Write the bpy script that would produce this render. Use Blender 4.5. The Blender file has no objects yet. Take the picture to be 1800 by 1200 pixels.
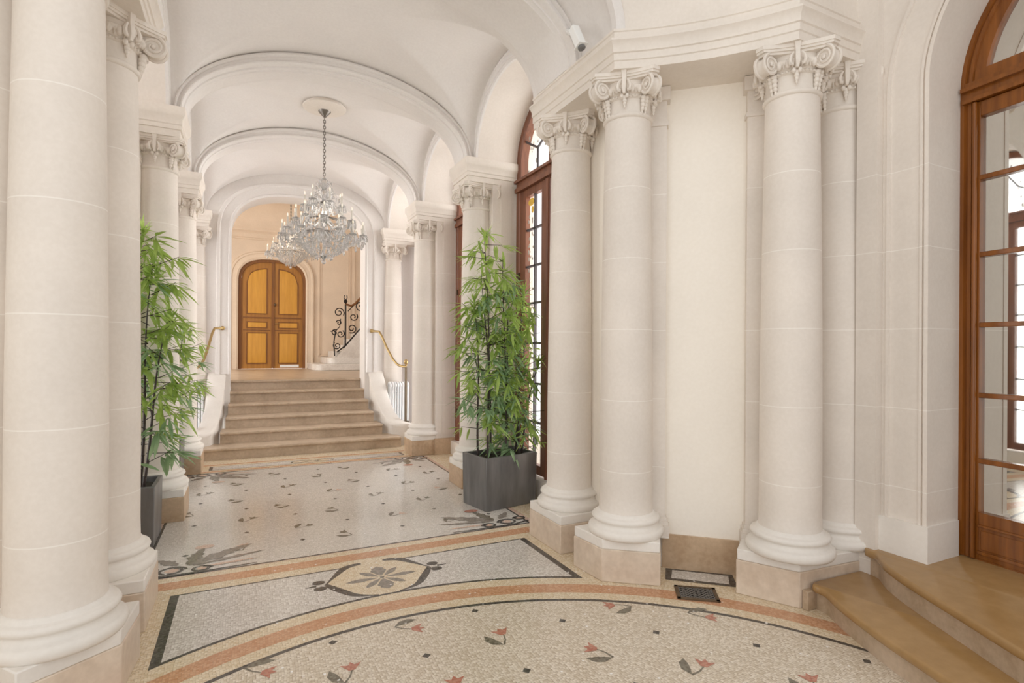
import bpy, bmesh, math, random
from mathutils import Vector, Matrix
random.seed(7)
C = bpy.context.scene.collection
PI = math.pi
X0 = .848           # corridor axis
YC = .871           # rotunda centre (X0, YC)
def mir(x): return 2 * X0 - x

# ------------------------------------------------------------------ materials
def newmat(name):
    m = bpy.data.materials.new(name); m.use_nodes = True
    nt = m.node_tree; b = nt.nodes['Principled BSDF']
    return m, nt, b
def setin(b, **k):
    for n, v in k.items():
        b.inputs[n.replace('_', ' ')].default_value = v
def plain(name, col, rough=.5, metal=0., spec=.5):
    m, nt, b = newmat(name)
    b.inputs['Base Color'].default_value = (*col, 1); b.inputs['Roughness'].default_value = rough
    b.inputs['Metallic'].default_value = metal; b.inputs['Specular IOR Level'].default_value = spec
    return m
def mixrgb(nt, fac, a, b, blend='MIX'):
    n = nt.nodes.new('ShaderNodeMix'); n.data_type = 'RGBA'; n.blend_type = blend
    for s, v in ((0, fac), (6, a), (7, b)):
        if hasattr(v, 'is_linked') or hasattr(v, 'links'): nt.links.new(v, n.inputs[s])
        elif isinstance(v, (int, float)): n.inputs[s].default_value = v
        else: n.inputs[s].default_value = (*v, 1)
    return n.outputs[2]
def math_(nt, op, a, b=None, c=None):
    n = nt.nodes.new('ShaderNodeMath'); n.operation = op
    for i, v in enumerate((a, b, c)):
        if v is None: continue
        if hasattr(v, 'links'): nt.links.new(v, n.inputs[i])
        else: n.inputs[i].default_value = v
    return n.outputs[0]
def noise(nt, vec, scale, detail=4, rough=.55):
    n = nt.nodes.new('ShaderNodeTexNoise'); n.inputs['Scale'].default_value = scale
    n.inputs['Detail'].default_value = detail; n.inputs['Roughness'].default_value = rough
    if vec is not None: nt.links.new(vec, n.inputs['Vector'])
    return n.outputs[0]
def ramp(nt, fac, lo, hi, ca, cb):
    n = nt.nodes.new('ShaderNodeValToRGB'); e = n.color_ramp.elements
    e[0].position = lo; e[0].color = (*ca, 1); e[1].position = hi; e[1].color = (*cb, 1)
    nt.links.new(fac, n.inputs[0]); return n.outputs[0]
def stone(name, col, joints=True, rough=.62, var=.06):
    m, nt, b = newmat(name)
    g = nt.nodes.new('ShaderNodeNewGeometry'); pos = g.outputs['Position']
    n1 = noise(nt, pos, 1.7, 3); n2 = noise(nt, pos, 45, 3)
    dark = tuple(c * (1 - var * 1.6) for c in col); lite = tuple(min(1, c * (1 + var * .6)) for c in col)
    c1 = ramp(nt, n1, .3, .75, dark, lite)
    c2 = mixrgb(nt, .06, c1, ramp(nt, n2, .35, .7, tuple(c * .6 for c in col), (1, 1, 1)))
    out = c2
    if joints:
        s = nt.nodes.new('ShaderNodeSeparateXYZ'); nt.links.new(pos, s.inputs[0])
        z = math_(nt, 'DIVIDE', math_(nt, 'SUBTRACT', s.outputs[2], .745), .495)
        d = math_(nt, 'ABSOLUTE', math_(nt, 'SUBTRACT', math_(nt, 'FRACT', math_(nt, 'ADD', z, 20.5)), .5))
        line = math_(nt, 'LESS_THAN', d, .006)
        below = math_(nt, 'LESS_THAN', s.outputs[2], 3.0)
        line = math_(nt, 'MULTIPLY', math_(nt, 'MULTIPLY', line, below), .45)
        out = mixrgb(nt, line, c2, (.97, .95, .91))
    nt.links.new(out, b.inputs['Base Color'])
    b.inputs['Roughness'].default_value = rough; b.inputs['Specular IOR Level'].default_value = .3
    return m
def marble(name, a, bcol, scale=5, rough=.4, coat=0):
    m, nt, b = newmat(name)
    g = nt.nodes.new('ShaderNodeNewGeometry'); pos = g.outputs['Position']
    n = noise(nt, pos, scale, 7, .65); v = noise(nt, pos, scale * 9, 4)
    c = ramp(nt, n, .32, .68, a, bcol)
    c = mixrgb(nt, .18, c, ramp(nt, v, .35, .7, tuple(x * .7 for x in a), tuple(min(1, x * 1.15) for x in bcol)))
    nt.links.new(c, b.inputs['Base Color']); b.inputs['Roughness'].default_value = rough
    return m
def wood(name, a, bcol, rough=.35, along=2):
    m, nt, b = newmat(name)
    g = nt.nodes.new('ShaderNodeNewGeometry')
    mp = nt.nodes.new('ShaderNodeMapping'); sc = [22, 22, 22]; sc[along] = 1.6
    mp.inputs['Scale'].default_value = sc; nt.links.new(g.outputs['Position'], mp.inputs[0])
    n = noise(nt, mp.outputs[0], 1.0, 6, .6)
    nt.links.new(ramp(nt, n, .3, .72, a, bcol), b.inputs['Base Color'])
    b.inputs['Roughness'].default_value = rough
    return m
def mosaic(name, cols, grout, cell=.0135, rough=.22, polar=False):
    """small tesserae laid in courses (rings round the rotunda centre when polar)"""
    m, nt, b = newmat(name)
    g = nt.nodes.new('ShaderNodeNewGeometry'); pos = g.outputs['Position']
    s = nt.nodes.new('ShaderNodeSeparateXYZ'); nt.links.new(pos, s.inputs[0])
    wob = math_(nt, 'MULTIPLY', math_(nt, 'SUBTRACT', noise(nt, pos, 3.0, 2), .5), .05)
    wob2 = math_(nt, 'MULTIPLY', math_(nt, 'SUBTRACT', noise(nt, pos, 2.3, 2), .5), .07)
    u = math_(nt, 'ADD', s.outputs[0], wob); v = math_(nt, 'ADD', s.outputs[1], wob2)
    cb = nt.nodes.new('ShaderNodeCombineXYZ'); nt.links.new(u, cb.inputs[0]); nt.links.new(v, cb.inputs[1])
    vo = nt.nodes.new('ShaderNodeTexVoronoi'); vo.voronoi_dimensions = '2D'; vo.distance = 'CHEBYCHEV'
    vo.inputs['Scale'].default_value = 1 / cell; vo.inputs['Randomness'].default_value = .3
    nt.links.new(cb.outputs[0], vo.inputs['Vector'])
    sep = nt.nodes.new('ShaderNodeSeparateColor'); nt.links.new(vo.outputs['Color'], sep.inputs[0])
    rp = nt.nodes.new('ShaderNodeValToRGB'); rp.color_ramp.interpolation = 'LINEAR'
    el = rp.color_ramp.elements
    for i, c in enumerate(cols):
        p = i / (len(cols) - 1)
        if i == 0: e = el[0]
        elif i == len(cols) - 1: e = el[1]
        else: e = el.new(p)
        e.position = p; e.color = (*c, 1)
    nt.links.new(sep.outputs[0], rp.inputs[0])
    edge = ramp(nt, vo.outputs['Distance'], .40, .52, (0, 0, 0), (1, 1, 1))
    c = mixrgb(nt, math_(nt, 'MULTIPLY', edge, .75), rp.outputs[0], grout)
    pat = noise(nt, pos, .9, 3)
    c = mixrgb(nt, .22, c, ramp(nt, pat, .3, .7, (.55, .50, .44), (.95, .92, .88)), 'MULTIPLY')
    nt.links.new(c, b.inputs['Base Color']); b.inputs['Roughness'].default_value = rough
    b.inputs['Specular IOR Level'].default_value = .5
    bp = nt.nodes.new('ShaderNodeBump'); bp.inputs['Strength'].default_value = .06; bp.inputs['Distance'].default_value = .002
    nt.links.new(noise(nt, pos, 30, 2), bp.inputs['Height']); nt.links.new(bp.outputs[0], b.inputs['Normal'])
    return m
M = {}
M['stone'] = stone('cream_limestone', (.80, .74, .675))
M['plaster'] = stone('vault_plaster', (.775, .745, .72), joints=False, rough=.8, var=.03)
M['carved'] = stone('carved_limestone', (.80, .74, .67), joints=False)
M['panel'] = stone('niche_plaster', (.93, .88, .80), joints=False, var=.02)
M['hallstone'] = stone('hall_limestone', (.78, .64, .50), joints=False)
M['slab'] = stone('plinth_slab_stone', (.85, .815, .765), joints=False)
M['marble'] = marble('beige_marble', (.43, .29, .175), (.65, .495, .345), 3.2)
M['pinkmarble'] = marble('pinkish_marble', (.60, .475, .365), (.78, .675, .56), 2.5)
M['step'] = marble('step_stone', (.43, .325, .225), (.64, .515, .39), 3, .33)
M['tread'] = marble('polished_tread', (.36, .215, .085), (.43, .27, .12), 1.6, .18)
M['riser'] = marble('riser_marble', (.40, .29, .185), (.62, .49, .37), 4, .45)
M['whitemarble'] = marble('white_marble', (.62, .57, .52), (.82, .79, .75), 4, .35)
M['mos_white'] = mosaic('mosaic_white', [(.58, .545, .505), (.76, .73, .69), (.67, .635, .595), (.84, .82, .79)], (.36, .32, .28))
M['mos_field'] = mosaic('mosaic_field', [(.60, .57, .525), (.73, .695, .655), (.67, .635, .59), (.79, .76, .72)], (.47, .43, .39), cell=.012, rough=.15)
M['mos_beige'] = mosaic('mosaic_beige', [(.62, .535, .415), (.80, .725, .605), (.70, .615, .495), (.85, .79, .69)], (.38, .30, .22))
M['mos_cream'] = mosaic('mosaic_cream', [(.70, .565, .38), (.83, .72, .525), (.76, .63, .44), (.86, .77, .61)], (.46, .36, .24))
M['mos_orange'] = mosaic('mosaic_orange', [(.54, .27, .14), (.64, .355, .20), (.58, .31, .17), (.70, .43, .27)], (.44, .25, .15))
M['mos_black'] = mosaic('mosaic_black', [(.045, .04, .035), (.09, .08, .07), (.06, .055, .05), (.12, .11, .10)], (.10, .085, .07))
M['mos_grey'] = mosaic('mosaic_grey', [(.20, .175, .15), (.29, .255, .22), (.24, .21, .18), (.33, .295, .255)], (.25, .22, .19))
M['mos_olive'] = mosaic('mosaic_olive', [(.13, .115, .085), (.21, .19, .14), (.17, .15, .11), (.25, .23, .18)], (.2, .17, .13))
M['mos_red'] = mosaic('mosaic_red', [(.46, .16, .11), (.56, .24, .17), (.5, .2, .14), (.6, .3, .22)], (.4, .22, .16))
M['mos_pink'] = mosaic('mosaic_pink', [(.62, .42, .33), (.72, .55, .45), (.66, .48, .38), (.76, .6, .5)], (.45, .33, .25))
M['wood'] = wood('window_wood', (.13, .045, .022), (.25, .095, .048), .4)
M['doorwood'] = wood('door_wood', (.16, .05, .008), (.29, .098, .016), .2)
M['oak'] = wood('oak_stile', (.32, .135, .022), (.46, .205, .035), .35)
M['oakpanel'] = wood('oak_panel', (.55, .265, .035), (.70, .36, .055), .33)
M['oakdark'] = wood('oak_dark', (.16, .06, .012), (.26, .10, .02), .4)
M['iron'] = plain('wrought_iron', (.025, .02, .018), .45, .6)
M['lead'] = plain('glazing_lead', (.09, .08, .085), .5, .2)
M['brass'] = plain('old_brass', (.46, .33, .15), .32, .9)
M['bronze'] = plain('dark_bronze', (.16, .12, .08), .4, .8)
M['radiator'] = plain('radiator_enamel', (.80, .81, .82), .35)
M['white'] = plain('white_plastic', (.86, .87, .86), .35)
M['gratemetal'] = plain('grate_metal', (.20, .185, .165), .45, .3)
M['lens'] = plain('lens_grey', (.16, .16, .16), .2)
M['greymount'] = plain('grey_mount', (.36, .38, .35), .4)
M['silver'] = plain('chandelier_metal', (.22, .20, .18), .35, .8)
M['candle'] = plain('candle_wax', (.72, .69, .63), .5)
M['soil'] = plain('potting_soil', (.035, .028, .02), .9)
M['cane'] = plain('bamboo_cane', (.045, .03, .025), .5)
M['yellowglass'] = plain('amber_glass', (.75, .48, .08), .2)
M['greyglass'] = plain('painted_glass', (.45, .42, .38), .3)
def leafmat(name, a, b_):
    m, nt, b = newmat(name)
    g = nt.nodes.new('ShaderNodeNewGeometry')
    n = noise(nt, g.outputs['Position'], 7, 2)
    nt.links.new(ramp(nt, n, .3, .7, a, b_), b.inputs['Base Color'])
    b.inputs['Roughness'].default_value = .5
    t = nt.nodes.new('ShaderNodeBsdfTranslucent'); t.inputs[0].default_value = (b_[0] * 1.1, b_[1] * 1.1, b_[2] * .8, 1)
    mx = nt.nodes.new('ShaderNodeMixShader'); mx.inputs[0].default_value = .3
    nt.links.new(b.outputs[0], mx.inputs[1]); nt.links.new(t.outputs[0], mx.inputs[2])
    nt.links.new(mx.outputs[0], nt.nodes['Material Output'].inputs[0])
    return m
M['leaf'] = leafmat('bamboo_leaf', (.20, .33, .065), (.48, .62, .19))
M['leafblue'] = leafmat('bamboo_leaf_deep', (.17, .30, .16), (.36, .50, .30))
def planter_mat():
    m, nt, b = newmat('zinc_grey_planter')
    g = nt.nodes.new('ShaderNodeNewGeometry')
    mp = nt.nodes.new('ShaderNodeMapping'); mp.inputs['Scale'].default_value = (6, 6, 1.2); nt.links.new(g.outputs['Position'], mp.inputs[0])
    n = noise(nt, mp.outputs[0], 1.5, 5)
    nt.links.new(ramp(nt, n, .3, .7, (.12, .118, .116), (.22, .217, .214)), b.inputs['Base Color'])
    b.inputs['Roughness'].default_value = .36; b.inputs['Metallic'].default_value = .3
    return m
M['planter'] = planter_mat()
def glass_mat(name, gloss, tint=(1, 1, 1)):
    m = bpy.data.materials.new(name); m.use_nodes = True; nt = m.node_tree
    nt.nodes.remove(nt.nodes['Principled BSDF'])
    t = nt.nodes.new('ShaderNodeBsdfTransparent'); t.inputs[0].default_value = (*tint, 1)
    g = nt.nodes.new('ShaderNodeBsdfGlossy'); g.inputs['Roughness'].default_value = .02
    g.inputs[0].default_value = (.9, .9, .86, 1)
    mx = nt.nodes.new('ShaderNodeMixShader'); mx.inputs[0].default_value = gloss
    nt.links.new(t.outputs[0], mx.inputs[1]); nt.links.new(g.outputs[0], mx.inputs[2])
    nt.links.new(mx.outputs[0], nt.nodes['Material Output'].inputs[0])
    return m
M['glass'] = glass_mat('window_glass', .08)
M['mirror'] = glass_mat('reflective_door_glass', .86, (.5, .5, .45))
def crystal_mat():
    m, nt, b = newmat('cut_crystal')
    b.inputs['Base Color'].default_value = (.80, .79, .78, 1); b.inputs['Roughness'].default_value = .06
    b.inputs['Transmission Weight'].default_value = .72; b.inputs['IOR'].default_value = 1.5
    return m
M['crystal'] = crystal_mat()
def bulb_mat():
    m, nt, b = newmat('lamp_bulb')
    b.inputs['Base Color'].default_value = (1, .95, .85, 1)
    b.inputs['Emission Color'].default_value = (1, .86, .66, 1); b.inputs['Emission Strength'].default_value = .25
    return m
M['bulb'] = bulb_mat()

# ------------------------------------------------------------------ mesh builder
class MB:
    def __init__(s): s.v = []; s.f = []; s.m = []; s.mi = 0
    def add(s, vs, fs):
        o = len(s.v); s.v += [tuple(v) for v in vs]
        s.f += [tuple(i + o for i in f) for f in fs]; s.m += [s.mi] * len(fs); return s
    def box(s, x0, y0, z0, x1, y1, z1):
        return s.prism([(x0, y0), (x1, y0), (x1, y1), (x0, y1)], z0, z1)
    def prism(s, poly, z0, z1, poly2=None):
        n = len(poly); q = poly2 or poly
        vs = [(x, y, z0) for x, y in poly] + [(x, y, z1) for x, y in q]
        fs = [tuple(range(n))[::-1], tuple(range(n, 2 * n))] + [(i, (i + 1) % n, n + (i + 1) % n, n + i) for i in range(n)]
        return s.add(vs, fs)
    def lathe(s, prof, c=(0, 0, 0), n=32, a0=0, a1=2 * PI):
        full = abs(a1 - a0 - 2 * PI) < 1e-6; k = n if full else n + 1
        vs = []
        for r, z in prof:
            for i in range(k):
                a = a0 + (a1 - a0) * i / n
                vs.append((c[0] + r * math.cos(a), c[1] + r * math.sin(a), c[2] + z))
        fs = []
        for j in range(len(prof) - 1):
            for i in range(n):
                i2 = (i + 1) % k
                fs.append((j * k + i, j * k + i2, (j + 1) * k + i2, (j + 1) * k + i))
        if full:
            if prof[0][0] > 1e-5: fs.append(tuple(range(k))[::-1])
            if prof[-1][0] > 1e-5: fs.append(tuple(range((len(prof) - 1) * k, len(prof) * k)))
        return s.add(vs, fs)
    def tube(s, pts, r, n=8, cap=True):
        pts = [Vector(p) for p in pts]; rs = r if isinstance(r, (list, tuple)) else [r] * len(pts)
        vs = []; prev = None
        for i, p in enumerate(pts):
            d = (pts[min(i + 1, len(pts) - 1)] - pts[max(i - 1, 0)])
            d = d.normalized() if d.length > 1e-9 else Vector((0, 0, 1))
            if prev is None:
                a = Vector((0, 0, 1)) if abs(d.z) < .9 else Vector((1, 0, 0))
                prev = d.cross(a).normalized()
            prev = (prev - d * prev.dot(d)).normalized(); w = d.cross(prev)
            for k in range(n):
                t = 2 * PI * k / n; vs.append(p + (prev * math.cos(t) + w * math.sin(t)) * rs[i])
        fs = [(i * n + k, i * n + (k + 1) % n, (i + 1) * n + (k + 1) % n, (i + 1) * n + k) for i in range(len(pts) - 1) for k in range(n)]
        if cap: fs += [tuple(range(n))[::-1], tuple(range((len(pts) - 1) * n, len(pts) * n))]
        return s.add(vs, fs)
    def ball(s, c, rx, ry=None, rz=None, n=8, m=6, rot=0):
        ry = ry or rx; rz = rz or rx; vs = [(c[0], c[1], c[2] - rz)]
        cr, sr = math.cos(rot), math.sin(rot)
        for j in range(1, m):
            ph = -PI / 2 + PI * j / m
            for i in range(n):
                t = 2 * PI * i / n; a = rx * math.cos(ph) * math.cos(t); b = ry * math.cos(ph) * math.sin(t)
                vs.append((c[0] + a * cr - b * sr, c[1] + a * sr + b * cr, c[2] + rz * math.sin(ph)))
        vs.append((c[0], c[1], c[2] + rz)); L = len(vs) - 1
        fs = [(0, 1 + (i + 1) % n, 1 + i) for i in range(n)]
        for j in range(m - 2):
            fs += [(1 + j * n + i, 1 + j * n + (i + 1) % n, 1 + (j + 1) * n + (i + 1) % n, 1 + (j + 1) * n + i) for i in range(n)]
        fs += [(L, 1 + (m - 2) * n + i, 1 + (m - 2) * n + (i + 1) % n) for i in range(n)]
        return s.add(vs, fs)
    def grid(s, rows):
        k = len(rows[0]); vs = [p for r in rows for p in r]
        fs = [(j * k + i, j * k + i + 1, (j + 1) * k + i + 1, (j + 1) * k + i) for j in range(len(rows) - 1) for i in range(k - 1)]
        return s.add(vs, fs)
    def loft(s, loops, closed=True, caps=True):
        k = len(loops[0]); vs = [p for r in loops for p in r]; fs = []
        for j in range(len(loops) - 1):
            for i in range(k if closed else k - 1):
                i2 = (i + 1) % k; fs.append((j * k + i, j * k + i2, (j + 1) * k + i2, (j + 1) * k + i))
        if caps: fs += [tuple(range(k))[::-1], tuple(range((len(loops) - 1) * k, len(loops) * k))]
        return s.add(vs, fs)
    def xf(s, fn): s.v = [tuple(fn(*v)) for v in s.v]; return s
    def mirrored(s): return s.xf(lambda x, y, z: (mir(x), y, z))
    def obj(s, name, mats, parent=None, smooth=35, bevel=0, loc=None):
        me = bpy.data.meshes.new(name); me.from_pydata(s.v, [], s.f)
        for mt in (mats if isinstance(mats, (list, tuple)) else [mats]): me.materials.append(mt)
        me.polygons.foreach_set('material_index', s.m)
        bm = bmesh.new(); bm.from_mesh(me); bmesh.ops.recalc_face_normals(bm, faces=bm.faces); bm.to_mesh(me); bm.free()
        if smooth:
            me.polygons.foreach_set('use_smooth', [True] * len(me.polygons))
            me.set_sharp_from_angle(angle=math.radians(smooth))
        me.update()
        o = bpy.data.objects.new(name, me); C.objects.link(o)
        if parent is not None: o.parent = parent
        if loc: o.location = loc
        if bevel:
            b = o.modifiers.new('bevel', 'BEVEL'); b.width = bevel; b.segments = 2; b.limit_method = 'ANGLE'
        return o
def tag(o, label, cat, group=None, kind=None):
    o['label'] = label; o['category'] = cat
    if group: o['group'] = group
    if kind: o['kind'] = kind
    return o
def thing(name, label, cat, loc=(0, 0, 0), rz=0, group=None, kind=None):
    o = bpy.data.objects.new(name, None); C.objects.link(o); o.empty_display_size = .1
    o.location = loc; o.rotation_euler = (0, 0, rz); return tag(o, label, cat, group, kind)
def struct(mb, name, mat, label, cat, smooth=35): return tag(mb.obj(name, mat, None, smooth), label, cat, kind='structure')
def copy_tree(o, parent=None):
    c = o.copy(); C.objects.link(c)
    if parent is not None: c.parent = parent
    for ch in list(o.children): copy_tree(ch, c)
    return c

def ell(a, b, n, cx=0, cz=0, p=2.0, a0=0., a1=PI):
    """super-ellipse arc points (x,z) from +a to -a"""
    out = []
    for i in range(n + 1):
        t = a0 + (a1 - a0) * i / n; c, s = math.cos(t), math.sin(t)
        out.append((cx + a * math.copysign(abs(c) ** (2 / p), c), cz + b * max(0, s) ** (2 / p)))
    return out
def sweep(mb, path, prof, closed=False):
    """sweep profile (outward offset, z) along a plan polyline; outward = right-hand side of travel"""
    n = len(path); loops = []
    for i, (x, y) in enumerate(path):
        def nrm(a, b):
            dx, dy = b[0] - a[0], b[1] - a[1]; L = math.hypot(dx, dy) or 1; return (dy / L, -dx / L)
        if i == 0: nx, ny = nrm(path[0], path[1]); k = 1
        elif i == n - 1: nx, ny = nrm(path[-2], path[-1]); k = 1
        else:
            a = nrm(path[i - 1], path[i]); b = nrm(path[i], path[i + 1]); nx, ny = a[0] + b[0], a[1] + b[1]
            L = math.hypot(nx, ny); nx /= L; ny /= L; k = 1 / max(.3, nx * a[0] + ny * a[1])
        loops.append([(x + nx * o * k, y + ny * o * k, z) for o, z in prof])
    mb.loft(loops, closed=closed, caps=closed)
    return mb

# ------------------------------------------------------------------ levels
ZC, ZE, ZT = 3.215, 3.50, 3.765          # capital foot, entablature foot, spring line
YB = [3.92, 6.02, 8.09, 10.17]           # column rows
XR = 2.45; XL = mir(XR)
CROWN = .805; AX = 1.45
YEND = 10.1
LAND = 1.02

# ------------------------------------------------------------------ floor
def build_floor():
    mats = [M[k] for k in ('mos_cream', 'mos_beige', 'mos_black', 'mos_orange', 'mos_white', 'mos_field', 'mos_grey', 'mos_olive', 'mos_red', 'mos_pink', 'marble')]
    ID = dict(cream=0, beige=1, black=2, orange=3, white=4, field=5, grey=6, olive=7, red=8, pink=9, marble=10)
    mb = MB(); H = [0.]
    def poly(pts, m, z):
        H[0] += .000012; z += H[0]
        mb.mi = ID[m]; mb.add([(x, y, z) for x, y in pts], [tuple(range(len(pts)))])
    def ring(r0, r1, m, z, a0=0, a1=2 * PI, n=160):
        H[0] += .000012; z += H[0]; mb.mi = ID[m]
        rows = [[(X0 + r * math.cos(a0 + (a1 - a0) * i / n), YC + r * math.sin(a0 + (a1 - a0) * i / n), z) for i in range(n + 1)] for r in (r0, r1)]
        mb.grid(rows)
    def ribbon(pts, ws, m, z):
        H[0] += .000012; z += H[0]
        mb.mi = ID[m]; L = []; R = []
        for i, (x, y) in enumerate(pts):
            a = pts[max(0, i - 1)]; b = pts[min(len(pts) - 1, i + 1)]
            dx, dy = b[0] - a[0], b[1] - a[1]; l = math.hypot(dx, dy) or 1; w = ws[i] if isinstance(ws, list) else ws
            L.append((x - dy / l * w / 2, y + dx / l * w / 2, z)); R.append((x + dy / l * w / 2, y - dx / l * w / 2, z))
        mb.grid([L, R])
    e = .0003
    poly([(-2.6, -2.2), (4.9, -2.2), (4.9, 8.9), (-2.6, 8.9)], 'cream', 0)
    # round field and its rings
    mb.mi = ID['beige']
    mb.add([(X0 + 2.312 * math.cos(2 * PI * i / 160), YC + 2.312 * math.sin(2 * PI * i / 160), e) for i in range(160)], [tuple(range(160))])
    ring(2.308, 2.336, 'black', 2 * e); ring(2.428, 2.553, 'orange', e)
    # panel between the round field and the corridor
    def arc(r, xa, xb, n=40):
        return [(xa + (xb - xa) * i / n, YC + math.sqrt(max(0, r * r - (xa + (xb - xa) * i / n - X0) ** 2))) for i in range(n + 1)]
    xa, xb = -.43, 2.12; yt = 4.095
    poly([(xa, yt), *[p for p in arc(2.655, xa, xb)], (xb, yt)], 'black', e)
    poly([(xa + .05, yt - .018), *[p for p in arc(2.678, xa + .05, xb - .05)], (xb - .05, yt - .018)], 'white', 2 * e)
    # cream lozenge in the middle with dark cusped frame
    def sm(P, k=6):
        out = []
        for i in range(len(P) - 1):
            p0 = P[max(0, i - 1)]; p1 = P[i]; p2 = P[i + 1]; p3 = P[min(len(P) - 1, i + 2)]
            for j in range(k):
                t = j / k
                out.append(tuple(.5 * (2 * p1[d] + (p2[d] - p0[d]) * t + (2 * p0[d] - 5 * p1[d] + 4 * p2[d] - p3[d]) * t * t + (3 * p1[d] - p0[d] - 3 * p2[d] + p3[d]) * t ** 3) for d in (0, 1)))
        out.append(P[-1]); return out
    topR = sm([(X0 + .08, 4.115), (X0 + .19, 4.085), (X0 + .27, 3.985), (X0 + .36, 3.845)])
    botR = sm([(X0 + .36, 3.845), (X0 + .29, 3.72), (X0 + .20, 3.60), (X0 + .07, 3.545)])
    mx = lambda P: [(mir(x), y) for x, y in P]
    loz = topR + botR[1:] + mx(botR)[::-1] + mx(topR)[::-1][1:]
    poly(loz, 'cream', 3 * e)
    for P in (topR, botR, mx(topR), mx(botR)):
        ws = [.014 + .040 * math.sin(PI * min(1, .12 + i / (len(P) - 1))) for i in range(len(P))]
        ribbon(P, ws, 'black', 4 * e)
    for sx in (1, -1):
        for dy in (.05, -.05):
            cx_, cy_ = X0 + sx * .40, 3.845 + dy
            poly([(cx_ + .042 * math.cos(2 * PI * i / 16), cy_ + .034 * math.sin(2 * PI * i / 16)) for i in range(16)], 'black', 4 * e)
        ribbon([(X0 + sx * .42, 3.845), (X0 + sx * .49, 3.845)], [.03, .006], 'black', 5 * e)
    def petal(cx_, cy_, ang, L, w, m, z, lob=0):
        pts = []
        for s in (1, -1):
            seq = [(.0, .1), (.25, .55), (.55, 1.0), (.7, .72), (.78, .8), (1.0, 0)]
            for t, ww in (seq if s == 1 else seq[::-1][1:]): pts.append((t * L, s * ww * w / 2))
        c_, s_ = math.cos(ang), math.sin(ang)
        poly([(cx_ + x * c_ - y * s_, cy_ + x * s_ + y * c_) for x, y in pts], m, z)
    for k, (L, w) in enumerate([(.25, .058), (.19, .055), (.20, .115), (.19, .055)] * 2):
        petal(X0 + .01 + .028 * math.cos(k * PI / 4), 3.81 + .028 * math.sin(k * PI / 4), k * PI / 4, L - .03, w, 'grey', 4 * e)
    poly([(X0 + .01 + .016 * math.cos(2 * PI * i / 12), 3.81 + .016 * math.sin(2 * PI * i / 12)) for i in range(12)], 'olive', 5 * e)
    # corridor field with border bands
    fx0, fx1, fy0, fy1 = mir(2.335), 2.335, 4.44, 7.83
    poly([(mir(2.30), 4.20), (2.30, 4.20), (2.30, 4.33), (mir(2.30), 4.33)], 'orange', e)
    poly([(mir(2.40), 4.41), (2.40, 4.41), (2.40, fy1 + .03), (mir(2.40), fy1 + .03)], 'pink', e)
    poly([(fx0 - .02, 4.42), (fx1 + .02, 4.42), (fx1 + .02, fy1 + .02), (fx0 - .02, fy1 + .02)], 'black', 2 * e)
    poly([(fx0, fy0), (fx1, fy0), (fx1, fy1), (fx0, fy1)], 'field', 3 * e)
    poly([(mir(2.3), 7.9), (2.3, 7.9), (2.3, 7.96), (mir(2.3), 7.96)], 'orange', e)
    poly([(-.43, 8.02), (2.13, 8.02), (2.13, 8.24), (-.43, 8.24)], 'black', e)
    poly([(-.39, 8.03), (2.09, 8.03), (2.09, 8.23), (-.39, 8.23)], 'white', 2 * e)
    poly([(X0 + .30 * math.cos(2 * PI * i / 24), 8.13 + .10 * math.sin(2 * PI * i / 24)) for i in range(24)], 'cream', 3 * e)
    for sx in (-1, 1):
        ribbon([(X0 + sx * .17 + .11 * math.cos(2 * PI * i / 20), 8.13 + .06 * math.sin(2 * PI * i / 20)) for i in range(21)], .022, 'olive', 4 * e)
    petal(X0, 8.13, 0, .07, .06, 'grey', 4 * e); petal(X0, 8.13, PI, .07, .06, 'grey', 4 * e)
    poly([(mir(2.3), 8.32), (2.3, 8.32), (2.3, 8.38), (mir(2.3), 8.38)], 'orange', e)
    # small dark squares and sprigs
    def square(x, y, z): poly([(x - .024, y), (x, y - .024), (x + .024, y), (x, y + .024)], 'black', z)
    def sprig(x, y, ang, s, z, flower='red'):
        c_, s_ = math.cos(ang), math.sin(ang)
        T = lambda u, v: (x + (u * c_ - v * s_) * s, y + (u * s_ + v * c_) * s)
        ribbon([T(0, 0), T(.03, .045), T(.045, .095)], [.012 * s, .009 * s, .007 * s], 'olive', z)
        poly([T(.03, .095), T(.06, .095), T(.098, .155), T(.062, .142), T(.045, .17), T(.03, .142), T(-.008, .155)], flower, z)
        poly([T(0, 0), T(-.055, .03), T(-.075, .08), T(-.06, .13), T(-.03, .09), T(-.012, .045)], 'olive', z)
    for x, y in [(.43, 3.08), (1.26, 3.08), (.85, 2.74), (1.26, 2.4), (1.68, 2.75), (2.09, 2.41), (2.49, 2.07), (2.88, 1.72), (.02, 2.74), (.43, 2.41), (-.4, 2.41), (1.68, 2.07), (.85, 2.07), (2.09, 1.72)]:
        square(x, y, 2 * e)
    for bx, by, tx, ty in [(.77, 3.10, .91, 3.03), (1.26, 2.66, 1.29, 2.81), (.43, 2.68, .46, 2.78), (2.16, 2.72, 2.04, 2.78), (2.42, 2.51, 2.53, 2.39), (1.72, 2.31, 1.64, 2.45), (1.98, 2.02, 2.13, 2.09), (2.38, 1.66, 2.48, 1.77), (.85, 2.35, .9, 2.48), (0., 3.02, .1, 2.95), (1.26, 2.0, 1.3, 2.15)]:
        sprig(bx, by, math.atan2(ty - by, tx - bx) - PI / 2 + .25, 1.0, 2 * e)
    z = 4 * e
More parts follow.
